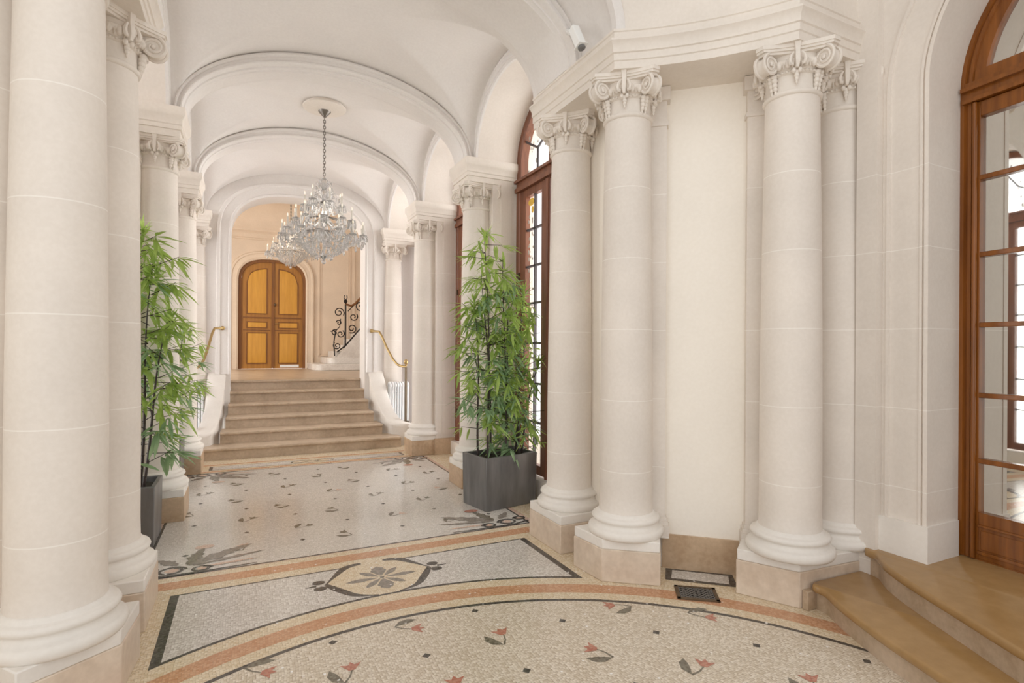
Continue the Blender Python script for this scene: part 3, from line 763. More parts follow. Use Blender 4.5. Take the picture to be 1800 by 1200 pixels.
# ------------------------------------------------------------------ windows in the bays
def window(i, mirror, idx, label):
    a, b = BAYS[i]; yc = (a + b) / 2; h = (b - a) / 2 - .25; S = (lambda m: m.mirrored()) if mirror else (lambda m: m)
    root = thing('window_%d' % idx, label, 'window', (0, 0, 0), 0, None, 'structure')
    X = 2.88; zb = .20; zt0, zt1 = 3.42, 3.56; zs = ZT - .03; rise = .69; n = 28
    m = MB(); rows = []
    def P(k, o):
        if k == 0: return (yc + h - o, zb)
        if k == n + 2: return (yc - h + o, zb)
        t = PI * (k - 1) / n; return (yc + (h - o) * math.cos(t), zs + (rise - o) * math.sin(t))
    for k in range(n + 3):
        A, B = P(k, -.01), P(k, .075); A2, B2 = P(k, -.01), P(k, .055)
        rows.append([(X - .02, *A), (X - .02, *B2), (X - .005, *B), (X + .09, *B), (X + .09, *A)])
    m.loft(rows, closed=True)
    m.box(X - .05, yc - h, zt0, X + .08, yc + h, zt0 + .05); m.box(X - .03, yc - h + .01, zt0 + .05, X + .075, yc + h - .01, zt1 - .03); m.box(X - .06, yc - h, zt1 - .03, X + .08, yc + h, zt1)
    m.box(X - .017, yc - .05, zt1, X + .07, yc + .05, zs + rise - .03)
    S(m).obj('frame', M['wood'], root, 30)
    # fanlight tracery + panes
    m = MB()
    for s in (-1, 1):
        cy_ = yc + s * (h - .05) / 2
        m.tube([(X + .03, cy_, zt1), (X + .03, cy_, zt1 + .30)], .014, 6)
        for q in (-1, 1):
            top = cy_ + q * (h - .05) / 2 * .9
            zz = zs + (rise - .05) * math.sqrt(max(0, 1 - ((top - yc) / h) ** 2))
            m.tube([(X + .03, cy_, zt1 + .28), (X + .03, cy_ + (top - cy_) * .45, zt1 + .36), (X + .03, top, min(zt1 + .62, zz))], .014, 6)
    S(m).obj('tracery', M['lead'], root)
    m = MB(); fan = [(yc + (h - .05) * math.cos(PI * k / 24), zs + (rise - .05) * math.sin(PI * k / 24)) for k in range(25)]
    m.add([(X + .045, y, z) for y, z in [(yc + h - .05, zt1)] + fan + [(yc - h + .05, zt1)]], [tuple(range(27))])
    S(m).obj('fanlight_glass', M['glass'], root, 0)
    rnd = random.Random(idx)
    m = MB()
    for s in (-1, 1):
        for q in range(26):
            yy = yc + s * rnd.uniform(.1, h - .12); zz = rnd.uniform(zt1 + .05, zs + (rise - .1) * math.sqrt(max(0, 1 - ((yy - yc) / h) ** 2)))
            m.ball((X + .04, yy, zz), .004, rnd.uniform(.008, .02), rnd.uniform(.01, .03), 6, 4)
        yy = yc + s * .3
    S(m).obj('painted_ornament', M['greyglass'], root)
    for s in (-1, 1):
        lf = MB(); y0 = yc + s * .012; y1 = yc + s * (h - .06); lo, hi = min(y0, y1), max(y0, y1)
        e0 = .20 if s > 0 else .15; e1 = .15 if s > 0 else .20
        lf.box(X - .01, lo + e0, zb + .02, X + .05, hi - e1, zb + .12); lf.box(X - .01, lo + e0, zt0 - .09, X + .05, hi - e1, zt0 - .005)
        ms = .20; ys_ = .15
        if s > 0: lf.box(X - .01, lo, zb + .02, X + .05, lo + ms, zt0 - .005); lf.box(X - .01, hi - ys_, zb + .02, X + .05, hi, zt0 - .005)
        else: lf.box(X - .01, hi - ms, zb + .02, X + .05, hi, zt0 - .005); lf.box(X - .01, lo, zb + .02, X + .05, lo + ys_, zt0 - .005)
        g0, g1 = (lo + ms, hi - ys_) if s > 0 else (lo + ys_, hi - ms)
        if s > 0:
            lf.tube([(X - .03, lo + .02, zb + .02), (X - .03, lo + .02, zt0 - .03)], .03, 10)
        leaf = S(lf).obj('leaf', M['wood'], root, 30)
        mm = MB(); gm = (g0 + g1) / 2; mm.box(X + .005, gm - .012, zb + .1, X + .035, gm + .012, zt0 - .06)
        for z in (.78, 1.21, 1.66, 2.11, 2.53, 2.95): mm.box(X + .005, g0 - .01, z - .011, X + .035, g1 + .01, z + .011)
        S(mm).obj('muntin', M['lead'], leaf, 30)
        gl = MB(); gl.add([(X + .02, g0 - .01, zb + .1), (X + .02, g1 + .01, zb + .1), (X + .02, g1 + .01, zt0 - .06), (X + .02, g0 - .01, zt0 - .06)], [(0, 1, 2, 3)])
        S(gl).obj('glass', M['glass'], leaf, 0)
        om = MB(); oo = MB()
        oy = (gm + g1) / 2 if s > 0 else (gm + g0) / 2
        om.ball((X + .015, oy, 3.26), .004, .075, .045, 10, 6); om.ball((X + .015, oy - .03, 3.17), .004, .03, .04, 8, 6)
        for q in range(26):
            oo.ball((X + .015, oy + rnd.uniform(-.07, .07), rnd.uniform(2.6, 3.15) if q < 18 else rnd.uniform(1.2, 2.6)), .004, rnd.uniform(.006, .02), rnd.uniform(.01, .03), 6, 4)
        S(om).obj('amber_glass', M['yellowglass'], leaf); S(oo).obj('painted_glass', M['greyglass'], leaf)
        hd = MB()
        for z in (.6, 1.5, 2.4): hd.box(X - .03, (hi if s > 0 else lo) - .02, z, X - .008, (hi if s > 0 else lo) + .02, z + .08)
        S(hd).obj('hinges', M['bronze'], leaf)
    return root
window(0, False, 1, 'tall arched wooden window behind the right potted bamboo')
window(1, False, 2, 'arched wooden window seen edge on between two right corridor columns')
window(0, True, 3, 'arched wooden window in the left wall behind the foreground bamboo')
window(1, True, 4, 'arched wooden window in the left wall nearer the stairs')

window(2, False, 5, 'unseen arched wooden window added in the right wall to light the stairs')  # both stair-bay windows are unseen, added to brighten the far end
window(2, True, 6, 'unseen arched wooden window added in the left wall to light the stairs')
# ------------------------------------------------------------------ glazed door at right
def right_door():
    a_ = math.radians(-TURN); px_, py_ = 4.03, 1.85
    root = thing('door_1', 'glossy brown wooden arched door with mirror-like panes at right', 'door', (px_ - (px_ * math.cos(a_) - py_ * math.sin(a_)), py_ - (px_ * math.sin(a_) + py_ * math.cos(a_)), 0), a_, None, 'structure')
    X = 4.03; h = 1.85 - YC; zb = .33; zs = 3.22; rise = .92; n = 32; yc = YC
    m = MB(); rows = []
    def P(k, o):
        if k == 0: return (yc + h - o, zb)
        if k == n + 2: return (yc - h + o, zb)
        t = PI * (k - 1) / n; return (yc + (h - o) * math.cos(t), zs + (rise - o) * math.sin(t))
    for k in range(n + 3):
        A = P(k, -.01)
        pr = [(X - .01, -.01), (X - .01, .022), (X + .005, .028), (X - .002, .04), (X - .002, .058), (X + .02, .066), (X + .10, .066), (X + .10, -.01)]
        rows.append([(x, *P(k, o)) for x, o in pr])
    m.loft(rows, closed=True)
    for x, z0, z1, q in ((X - .03, 3.13, 3.155, .02), (X - .015, 3.155, 3.20, .024), (X - .045, 3.20, 3.225, .018), (X - .012, 3.225, 3.26, .026)): m.box(x, yc - h + q, z0, X + .09 + q * .1, yc + h - q, z1)
    m.box(X + .004, yc - h + .06, zb - .02, X + .10, yc + h - .06, .338)
    m.obj('frame', M['doorwood'], root, 30)
    # fanlight: inner frame and glass
    m = MB(); rows = []
    for k in range(n + 1):
        t = PI * k / n
        rows.append([(x, yc + (h - o) * math.cos(t), max(3.25, zs + (rise - o) * math.sin(t))) for x, o in ((X + .01, .06), (X + .01, .12), (X + .02, .13), (X + .06, .13), (X + .06, .06))])
    m.loft(rows, closed=True); m.box(X + .006, yc - h + .072, 3.262, X + .058, yc + h - .072, 3.325)
    m.obj('fanlight_frame', M['doorwood'], root, 30)
    g = MB(); fan = [(yc + (h - .1) * math.cos(PI * k / 24), zs + (rise - .1) * math.sin(PI * k / 24)) for k in range(25)]
    g.add([(X + .035, y, z) for y, z in [(yc + h - .1, 3.3)] + fan + [(yc - h + .1, 3.3)]], [tuple(range(27))]); g.obj('fanlight_glass', M['mirror'], root, 0)
    for s in (1, -1):
        y0, y1 = yc + s * .01, yc + s * (h - .07); lo, hi = min(y0, y1), max(y0, y1); zt = 3.125; zl = .335
        lf = MB(); st = .035 if s > 0 else .09
        a0 = .11 if s > 0 else .035; a1 = .035 if s > 0 else .11
        lf.box(X, lo, zl, X + .055, lo + a0, zt); lf.box(X, hi - a1, zl, X + .055, hi, zt)
        lf.box(X, lo + a0, zt - .09, X + .055, hi - a1, zt); lf.box(X, lo + a0, zl, X + .055, hi - a1, zl + .28)
        # sunk mouldings: raised panel below
        lf.box(X - .012, lo + .035, zl + .03, X + .01, hi - .035, zl + .05); lf.box(X - .012, lo + .035, zl + .195, X + .01, hi - .035, zl + .21)
        lf.box(X - .006, lo + .05, zl + .06, X + .01, hi - .05, zl + .175)
        leaf = lf.obj('leaf', M['doorwood'], root, 30, .003)
        g0, g1 = lo + a0, hi - a1; mm = MB()
        if s > 0:
            mm.tube([(X - .012, hi - .012, zl), (X - .012, hi - .012, zt)], .014, 8)
        for z in (2.66, 2.19, 1.76, 1.33, .93): mm.box(X + .0, g0 - .005, z - .015, X + .05, g1 + .005, z + .015)
        ym = (g0 + g1) / 2; mm.box(X + .0, ym - .013, zl + .27, X + .045, ym + .013, zt - .08)
        mm.obj('glazing_bars', M['doorwood'], leaf, 30, .004)
        g = MB(); g.add([(X + .03, g0 - .005, zl + .265), (X + .03, g1 + .005, zl + .265), (X + .03, g1 + .005, zt - .08), (X + .03, g0 - .005, zt - .08)], [(0, 1, 2, 3)]); g.obj('mirror_glass', M['mirror'], leaf, 0)
        if s > 0:
            hm = MB(); hm.tube([(X - .01, lo + .05, 1.35), (X - .06, lo + .05, 1.35), (X - .065, lo + .15, 1.35)], .010, 8); hm.box(X - .006, lo + .03, 1.25, X + .004, lo + .07, 1.45); hm.obj('door_handle', M['brass'], leaf)
right_door()
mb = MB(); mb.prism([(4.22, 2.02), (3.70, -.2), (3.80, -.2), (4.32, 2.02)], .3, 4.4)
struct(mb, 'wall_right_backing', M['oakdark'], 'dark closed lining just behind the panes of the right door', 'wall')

# curved entrance steps at right
def sm3(P, k=8):
    out = []
    for i in range(len(P) - 1):
        p0 = P[max(0, i - 1)]; p1 = P[i]; p2 = P[i + 1]; p3 = P[min(len(P) - 1, i + 2)]
        for j in range(k):
            t = j / k
            out.append(tuple(.5 * (2 * p1[d] + (p2[d] - p0[d]) * t + (2 * p0[d] - 5 * p1[d] + 4 * p2[d] - p3[d]) * t * t + (3 * p1[d] - p0[d] - 3 * p2[d] + p3[d]) * t ** 3) for d in (0, 1)))
    out.append(P[-1]); return out
def steps_right():
    root = thing('entrance_steps', 'two polished brown curved steps below the right glazed door', 'steps', (0, 0, 0))
    up = [(3.66, 2.20), (3.59, 2.16), (3.56, 2.08), (3.50, 2.02), (3.42, 1.93), (3.31, 1.76), (3.13, 1.42), (2.98, 1.13), (2.93, .95)]
    lo = [(3.70, 2.20), (3.17, 2.22), (3.14, 2.20), (3.13, 2.12), (3.04, 1.97), (2.91, 1.69), (2.83, 1.47), (2.76, 1.25), (2.73, .99)]
    def outline(P, first):
        S = ([P[0]] + sm3(P[1:], 8)) if first else sm3(P, 8)
        Q = [(x, 2 * YC - y) for x, y in S][::-1]
        return S + Q
    def inset(poly, d):
        n = len(poly); out = []
        for i, (x, y) in enumerate(poly):
            a = poly[i - 1]; b = poly[(i + 1) % n]; dx, dy = b[0] - a[0], b[1] - a[1]; L = math.hypot(dx, dy) or 1
            nx, ny = -dy / L, dx / L
            out.append((x + nx * d, y + ny * d))
        return out
    q = MB(); q.box(3.10, 2.205, .0, 3.20, 2.245, .118); q.box(3.112, 2.235, .02, 3.188, 2.25, .10)
    q.obj('end_block', M['riser'], root, 30, .004)
    for nm, P, z0, z1, xb in (('lower', outline(lo, True), 0, .16, 3.72), ('upper', outline(up, False), .16, .325, 4.05)):
        poly = P + [(xb, P[-1][1]), (xb, P[0][1])]
        # orientation: interior lies to +x
        core = [(min(x + .035, xb), y) for x, y in P] + [(xb, P[-1][1]), (xb, P[0][1])]
        st = MB().prism(core, z0, z1 - .045).obj('step', M['riser'], root, 40)
        t = MB(); loops = []
        for o, z in ((.02, z1 - .052), (.004, z1 - .044), (0, z1 - .03), (0, z1 - .012), (.006, z1 - .003), (.014, z1)):
            loops.append([(min(x + o, xb), y, z) for x, y in P] + [(xb, P[-1][1], z), (xb, P[0][1], z)])
        t.loft(loops, closed=True); t.obj('tread', M['tread'], st, 50)
steps_right()

# ------------------------------------------------------------------ stairs up to the hall
def stairs():
    root = thing('marble_staircase', 'broad flight of six brown marble steps up to the stair hall', 'stairs', (X0, 8.66, 0))
    W = [(-.54, 2.25), (-.345, 2.03), (-.285, 1.965), (-.26, 1.945), (-.25, 1.94), (-.238, 1.937)]
    t = .365
    for k in range(6):
        a, b = W[k]; y0 = k * t; y1 = 10.6 - 8.66
        z0, z1 = k * .17, (k + 1) * .17
        y1 = min(y1, y0 + t + .1) if k < 5 else 10.6 - 8.66
        s = MB().box(a - X0, y0 + .038, 0 if k == 0 else z0 - .1, b - X0, y1, z1 - .04).obj('step', M['step'], root, 30)
        MB().box(a - X0, y0, z1 - .04, b - X0, y1, z1).obj('tread', M['step'], s, 30, .012)
stairs()
def cheek(left):
    m = MB(); loops = []
    P = [(2.00, 2.26, 10.10, 1.17), (2.005, 2.26, 9.92, 1.02), (2.02, 2.26, 9.72, .84), (2.04, 2.265, 9.50, .66), (2.065, 2.29, 9.28, .51), (2.10, 2.33, 9.10, .42), (2.15, 2.40, 8.96, .37), (2.24, 2.47, 8.86, .355), (2.34, 2.50, 8.80, .35)]
    Q = []
    for i in range(len(P) - 1):
        for j in range(4):
            f = j / 4; Q.append(tuple(P[i][d] + (P[i + 1][d] - P[i][d]) * f for d in range(4)))
    Q.append(P[-1])
    for xi, xo, y, z in Q:
        loops.append([(xi + .02, y, 0.0), (xi + .02, y, z - .07), (xi, y, z - .055), (xi, y, z - .015), (xi + .02, y, z), (xo - .02, y, z), (xo, y, z - .015), (xo, y, z - .055), (xo - .02, y, z - .07), (xo - .02, y, 0.)])
    m.loft(loops, closed=True)
    if left: m.mirrored()
    return tag(m.obj('stair_cheek_wall', M['slab'], None, 50), 'white stone cheek wall sweeping down the %s side of the stairs' % ('left' if left else 'right'), 'stair wall')
cheek(False); cheek(True)

# handrails
def handrail(left):
    sd = 'left' if left else 'right'
    pts = [(2.05, 10.06, 1.90), (2.16, 9.95, 1.89), (2.19, 9.85, 1.80), (2.23, 9.6, 1.58), (2.27, 9.35, 1.40), (2.31, 9.18, 1.31), (2.36, 9.08, 1.285), (2.41, 9.02, 1.28)]
    S = (lambda p: (mir(p[0]), p[1], p[2])) if left else (lambda p: p)
    x, y = (S((2.41, 9.02, 0)))[:2]
    root = thing('stair_handrail', 'slim brass handrail and dark post beside the %s cheek of the stairs' % sd, 'handrail', (x, y, .34))
    L = lambda p: tuple(Vector(S(p)) - Vector((x, y, .34)))
    MB().tube([L(p) for p in pts], .020, 8).obj('rail', M['brass'], root, 60)
    m = MB(); m.tube([(0, 0, 0), (0, 0, .93)], .020, 10); m.box(-.05, -.05, -.005, .05, .05, .03); m.obj('post', M['bronze'], root)
    m = MB(); m.ball((0, 0, 1.02), .035, .035, .045, 10, 8); m.ball((0, 0, .965), .02, .02, .02, 8, 6); m.obj('finial', M['brass'], root, 60)
    m = MB(); m.ball(tuple(L(pts[0])), .035, .02, .035, 10, 6); m.obj('wall_rose', M['brass'], root, 60)
handrail(False); handrail(True)

# radiators
def radiator(left):
    sd = 'left' if left else 'right'
    x0, x1 = 2.30, 2.66
    if left: x0, x1 = mir(2.64), mir(2.29)
    root = thing('radiator', 'white column radiator behind the %s stair cheek wall' % sd, 'radiator', ((x0 + x1) / 2, 9.80, 0))
    n = 8; w = (x1 - x0) / n
    for k in range(n):
        cx_ = -(x1 - x0) / 2 + w * (k + .5); m = MB()
        for dy in (-.07, 0, .07): m.tube([(cx_, dy, .16), (cx_, dy, .90)], .015, 8)
        arc = [(cx_, .088 * math.cos(PI * i / 8), .90 + .07 * math.sin(PI * i / 8)) for i in range(9)]
        m.tube(arc, .019, 8); m.tube([(cx_, -.09, .16), (cx_, .09, .16)], .02, 8)
        if k in (0, n - 1):
            for dy in (-.07, .07): m.tube([(cx_, dy, 0), (cx_, dy, .16)], .016, 8)
        m.obj('section', M['radiator'], root, 60)
    for zz in (.80, .22):
        m = MB(); m.tube([(-(x1 - x0) / 2, 0, zz), ((x1 - x0) / 2, 0, zz)], .02, 8); m.obj('header_pipe', M['radiator'], root, 60)
radiator(False); radiator(True)

# ------------------------------------------------------------------ stair hall beyond
HB = 15.8; HZ = 5.28
mb = MB(); mb.box(-2.2, 10.62, LAND - .12, 5.2, HB, LAND); struct(mb, 'floor_stair_hall', M['step'], 'brown marble landing floor of the stair hall', 'floor')
def hall():
    mb = MB(); n = 40; xc, a, zs, rise = .62, .83, 3.30, .62
    arc = ell(a, rise, n, xc, zs, 2.7)
    mb.grid([[(x, HB, z), (x, HB, 5.4)] for x, z in arc])
    mb.add([(xc + a, HB, LAND), (5.2, HB, LAND), (5.2, HB, 5.4), (xc + a, HB, 5.4)], [(0, 1, 2, 3)])
    mb.add([(xc - a, HB, LAND), (-2.2, HB, LAND), (-2.2, HB, 5.4), (xc - a, HB, 5.4)], [(0, 1, 2, 3)])
    mb.grid([[(x, HB, z), (x, HB + .25, z)] for x, z in [(xc + a, LAND)] + arc + [(xc - a, LAND)]])
    # panel mouldings on the wall
    def frame(x0, x1, z0, z1):
        for o, d in ((0, .02), (.05, .012)):
            for (p, q, r, s_) in ((x0 + o, z0 + o, x1 - o, z0 + o + .02), (x0 + o, z1 - o - .02, x1 - o, z1 - o), (x0 + o, z0 + o, x0 + o + .02, z1 - o), (x1 - o - .02, z0 + o, x1 - o, z1 - o)):
                mb.box(p, HB - d, q, r, HB + .01, s_)
    frame(1.78, 2.62, 1.35, 4.4); frame(2.72, 4.4, 1.35, 4.4); frame(-1.6, -.42, 1.35, 4.4)
    mb.box(1.55, HB - .02, LAND, 5.2, HB, LAND + .17)
    struct(mb, 'wall_stair_hall', M['hallstone'], 'peach stone far wall of the stair hall around the wooden door', 'wall')
    m = MB(); rows = []
    def P(k, o):
        if k == 0: return (xc + a + o, LAND)
        if k == n + 2: return (xc - a - o, LAND)
        x, z = ell(a + o, rise + o, n, xc, zs, 2.7)[k - 1]; return (x, z)
    pr = [(-.01, HB + .05), (-.01, HB - .02), (.03, HB - .045), (.05, HB - .03), (.13, HB - .03), (.15, HB - .055), (.19, HB - .055), (.21, HB + .01)]
    cache = []
    for k in range(n + 3): rows.append([(P(k, o)[0], y, P(k, o)[1]) for o, y in pr])
    m.loft(rows, closed=True)
    struct(m, 'trim_24', M['hallstone'], 'moulded stone surround of the wooden double door in the stair hall', 'moulding')
    # cornice and cove
    m = MB(); sweep(m, [(5.2, HB), (-2.2, HB)], [(0, 4.40), (-.03, 4.41), (-.03, 4.44), (-.01, 4.45), (-.01, 4.56), (-.05, 4.60), (-.10, 4.62), (-.10, 4.66), (-.14, 4.70), (-.14, 4.74), (0, 4.75)])
    m.v = [(x, 2 * HB - y if y > HB else y, z) for x, y, z in m.v]
    rows = [[(x, HB - .14 - .55 * (1 - math.cos(t)), 4.74 + .54 * math.sin(t)) for x in (5.2, -2.2)] for t in [PI / 2 * i / 12 for i in range(13)]]
    m.grid(rows)
    struct(m, 'trim_25', M['hallstone'], 'moulded cornice and cove of the stair hall above the door', 'moulding')
    m = MB(); m.add([(-2.2, 10.6, HZ), (5.2, 10.6, HZ), (5.2, HB - .6, HZ), (-2.2, HB - .6, HZ)], [(0, 1, 2, 3)])
    struct(m, 'ceiling_stair_hall', M['plaster'], 'flat pale ceiling of the stair hall', 'ceiling')
    m = MB(); m.add([(5.2, 10.6, LAND - .1), (5.2, HB, LAND - .1), (5.2, HB, 5.4), (5.2, 10.6, 5.4)], [(0, 1, 2, 3)])
    struct(m, 'wall_stair_hall_right', M['hallstone'], 'right side wall of the stair hall behind the balustrade', 'wall')
    # left wall with a tall opening to daylight
    m = MB(); m.box(-2.3, 10.6, LAND, -2.2, 11.6, 5.4); m.box(-2.3, 14.2, LAND, -2.2, HB, 5.4); m.box(-2.3, 11.6, 4.3, -2.2, 14.2, 5.4)
    struct(m, 'wall_stair_hall_left', M['hallstone'], 'left side wall of the stair hall with a tall daylight opening', 'wall')
hall()
def hall_door():
    xc, a, zs, rise = .62, .82, 3.30, .61; Y = HB + .10
    root = thing('door_2', 'orange brown panelled double door at the far end of the stair hall', 'door', (0, 0, 0), 0, None, 'structure')
    m = MB(); rows = []; n = 40
    out = [(xc + a, LAND)] + ell(a, rise, n, xc, zs, 2.7) + [(xc - a, LAND)]
    inn = [(xc + a - .07, LAND)] + ell(a - .07, rise - .07, n, xc, zs, 2.7) + [(xc - a + .07, LAND)]
    m.loft([[(o[0], Y - .06, o[1]), (i[0], Y - .05, i[1]), (i[0], Y + .1, i[1]), (o[0], Y + .1, o[1])] for o, i in zip(out, inn)], closed=True)
    m.obj('frame', M['oakdark'], root, 30)
    top = lambda x, o: zs + (rise - o) * max(0, 1 - (abs(x - xc) / (a - o)) ** 2.7) ** (1 / 2.7)
    for s in (-1, 1):
        x0, x1 = xc + s * .006, xc + s * (a - .06); lo, hi = min(x0, x1), max(x0, x1)
        lf = MB(); k = 24
        L = [(lo + (hi - lo) * i / k) for i in range(k + 1)]
        poly = [(lo, LAND + .002)] + [(hi, LAND + .002)] + [(x, top(x, .07)) for x in L[::-1]]
        lf.loft([[(x, y, z) for x, z in poly] for y in (Y, Y + .06)])
        leaf = lf.obj('leaf', M['oak'], root, 30)
        def pan(z0, z1, arched=False, mat='oakpanel'):
            pl, ph = lo + .13, hi - .12
            q = MB()
            if arched:
                xs_ = [ph - (ph - pl) * i / 12 for i in range(13)]
                f = lambda o: [(pl + o, z0 + o), (ph - o, z0 + o)] + [(min(max(x, pl + o), ph - o), min(z1, top(x, .22)) - o) for x in xs_]
            else: f = lambda o: [(pl + o, z0 + o), (ph - o, z0 + o), (ph - o, z1 - o), (pl + o, z1 - o)]
            q.loft([[(x, y, z) for x, z in f(o)] for o, y in ((.0, Y + .005), (.0, Y - .018), (.02, Y - .018), (.03, Y + .0))], caps=False)
            q.obj('panel_moulding', M['oakdark'], leaf, 30)
            q = MB(); q.loft([[(x, y, z) for x, z in f(o)] for o, y in ((.02, Y + .02), (.02, Y - .004), (.07, Y - .012))]); q.obj('panel', M[mat], leaf, 30)
        pan(LAND + .13, 1.98); pan(2.09, 2.27); pan(2.46, 3.82, True)
        q = MB(); q.box(lo + .05, Y - .03, 2.36, hi - .05, Y, 2.39); q.box(lo + .05, Y - .02, 2.03, hi - .05, Y, 2.05); q.obj('rail_moulding', M['oakdark'], leaf, 30)
        if s > 0:
            q = MB(); q.box(lo - .03, Y - .03, LAND + .02, lo + .035, Y, top(xc, .08)); q.obj('astragal', M['oakdark'], leaf, 30)
            q = MB(); q.ball((lo + .05, Y - .06, 2.72), .035, .03, .035, 10, 8); q.tube([(lo + .05, Y, 2.72), (lo + .05, Y - .05, 2.72)], .012, 8); q.obj('knob', M['bronze'], leaf, 60)
            q = MB(); q.tube([(lo + .06, Y, 2.22), (lo + .06, Y - .06, 2.22), (lo + .16, Y - .06, 2.22)], .012, 8); q.obj('handle', M['brass'], leaf, 60)
            q = MB(); q.box(lo + .18, Y - .02, LAND + .03, hi - .1, Y, LAND + .1); q.obj('kick_plate', M['white'], leaf, 30)
hall_door()
def hall_stairs():
    root = thing('hall_staircase', 'white marble staircase rising to the right in the stair hall', 'stairs', (1.9, 14.3, LAND))
    def rounded(x0, x1, y0, y1, r):
        return [(x0 + r - r * math.sin(PI / 2 * i / 6) , y0 + r - r * math.cos(PI / 2 * i / 6)) for i in range(7)] + [(x0, y1), (x1, y1), (x1, y0)]
    MB().prism(rounded(-.42, 2.4, -.15, 1.45, .35), 0, .16).obj('step', M['whitemarble'], root, 40, .015)
    MB().prism(rounded(-.08, 2.4, -.02, 1.45, .22), .16, .32).obj('step', M['whitemarble'], root, 40, .015)
    for k in range(2, 12): MB().box(.12 + .2 * (k - 2), 0.12, .16 * k, 2.6, 1.45, .16 * (k + 1)).obj('step', M['whitemarble'], root, 30)
    m = MB(); m.loft([[(.14, y, .32), (.22, y, .42), (1.8, y, 2.35), (2.6, y, 2.35), (2.6, y, .0), (.14, y, 0)] for y in (-.01, .10)])
    m.obj('stringer', M['whitemarble'], root, 30)
    b = thing('iron_balustrade', 'black wrought iron scrolled balustrade on the hall staircase', 'balustrade', (1.9, 14.34, LAND))
    def P(x, z): return (x, 0, z)
    q = MB(); q.tube([P(.36, .54), P(.36, 1.72)], .022, 8); q.ball(P(.36, 1.75), .05, .05, .05, 10, 8)
    for s in (-1, 1): q.tube([P(.36, 1.76), P(.36 + s * .04, 1.84), P(.36 + s * .03, 1.9)], .012, 6)
    q.obj('newel_post', M['iron'], b, 60)
    q = MB(); q.tube([P(.36, 1.68), P(.50, 1.64), P(.6, 1.70), P(1.6, 2.86)], .028, 8); q.obj('handrail', M['oakdark'], b, 60)
    q = MB(); q.tube([P(.16, .46), P(.36, .62), P(1.6, 2.10)], .018, 8); q.tube([P(.42, 1.5), P(1.5, 2.65)], .012, 8); q.obj('bottom_rail', M['iron'], b, 60)
    def scroll(cx_, cz_, r, turns, a0, dirn=1, th=.014):
        pts = [P(cx_ + r * (1 - .75 * i / 30) * math.cos(a0 + dirn * turns * 2 * PI * i / 30), cz_ + r * (1 - .75 * i / 30) * math.sin(a0 + dirn * turns * 2 * PI * i / 30)) for i in range(31)]
        w = MB(); w.tube(pts, th, 6); return w
    for cx_, cz_, r, t, a, dn in ((.20, 1.46, .13, 1.4, -.6, 1), (.16, .62, .10, 1.4, 2.2, 1), (.24, .92, .10, 1.3, 1.0, -1), (.10, .95, .08, 1.2, 1., 1), (.20, 1.2, .07, 1.2, 3, -1), (.52, 1.06, .12, 1.4, 4.2, 1), (.56, 1.36, .11, 1.3, .8, -1), (.74, 1.62, .15, 1.5, 0, 1), (.78, 1.28, .10, 1.3, 2, -1), (1.0, 1.92, .15, 1.5, 1, 1), (1.02, 1.6, .1, 1.3, 3, 1), (1.25, 2.2, .14, 1.5, 1, -1), (1.3, 1.95, .1, 1.3, 3, 1)):
        scroll(cx_, cz_, r, t, a, dn).obj('scroll', M['iron'], b, 60)
    w = MB(); w.tube([P(.10, .36), P(.08, .7), P(.12, .98)], .016, 6); w.tube([P(.13, 1.0), P(.22, 1.1), P(.24, 1.3)], .012, 6); w.tube([P(.0, .98), P(.12, 1.0)], .012, 6); w.obj('volute_bar', M['iron'], b, 60)
hall_stairs()

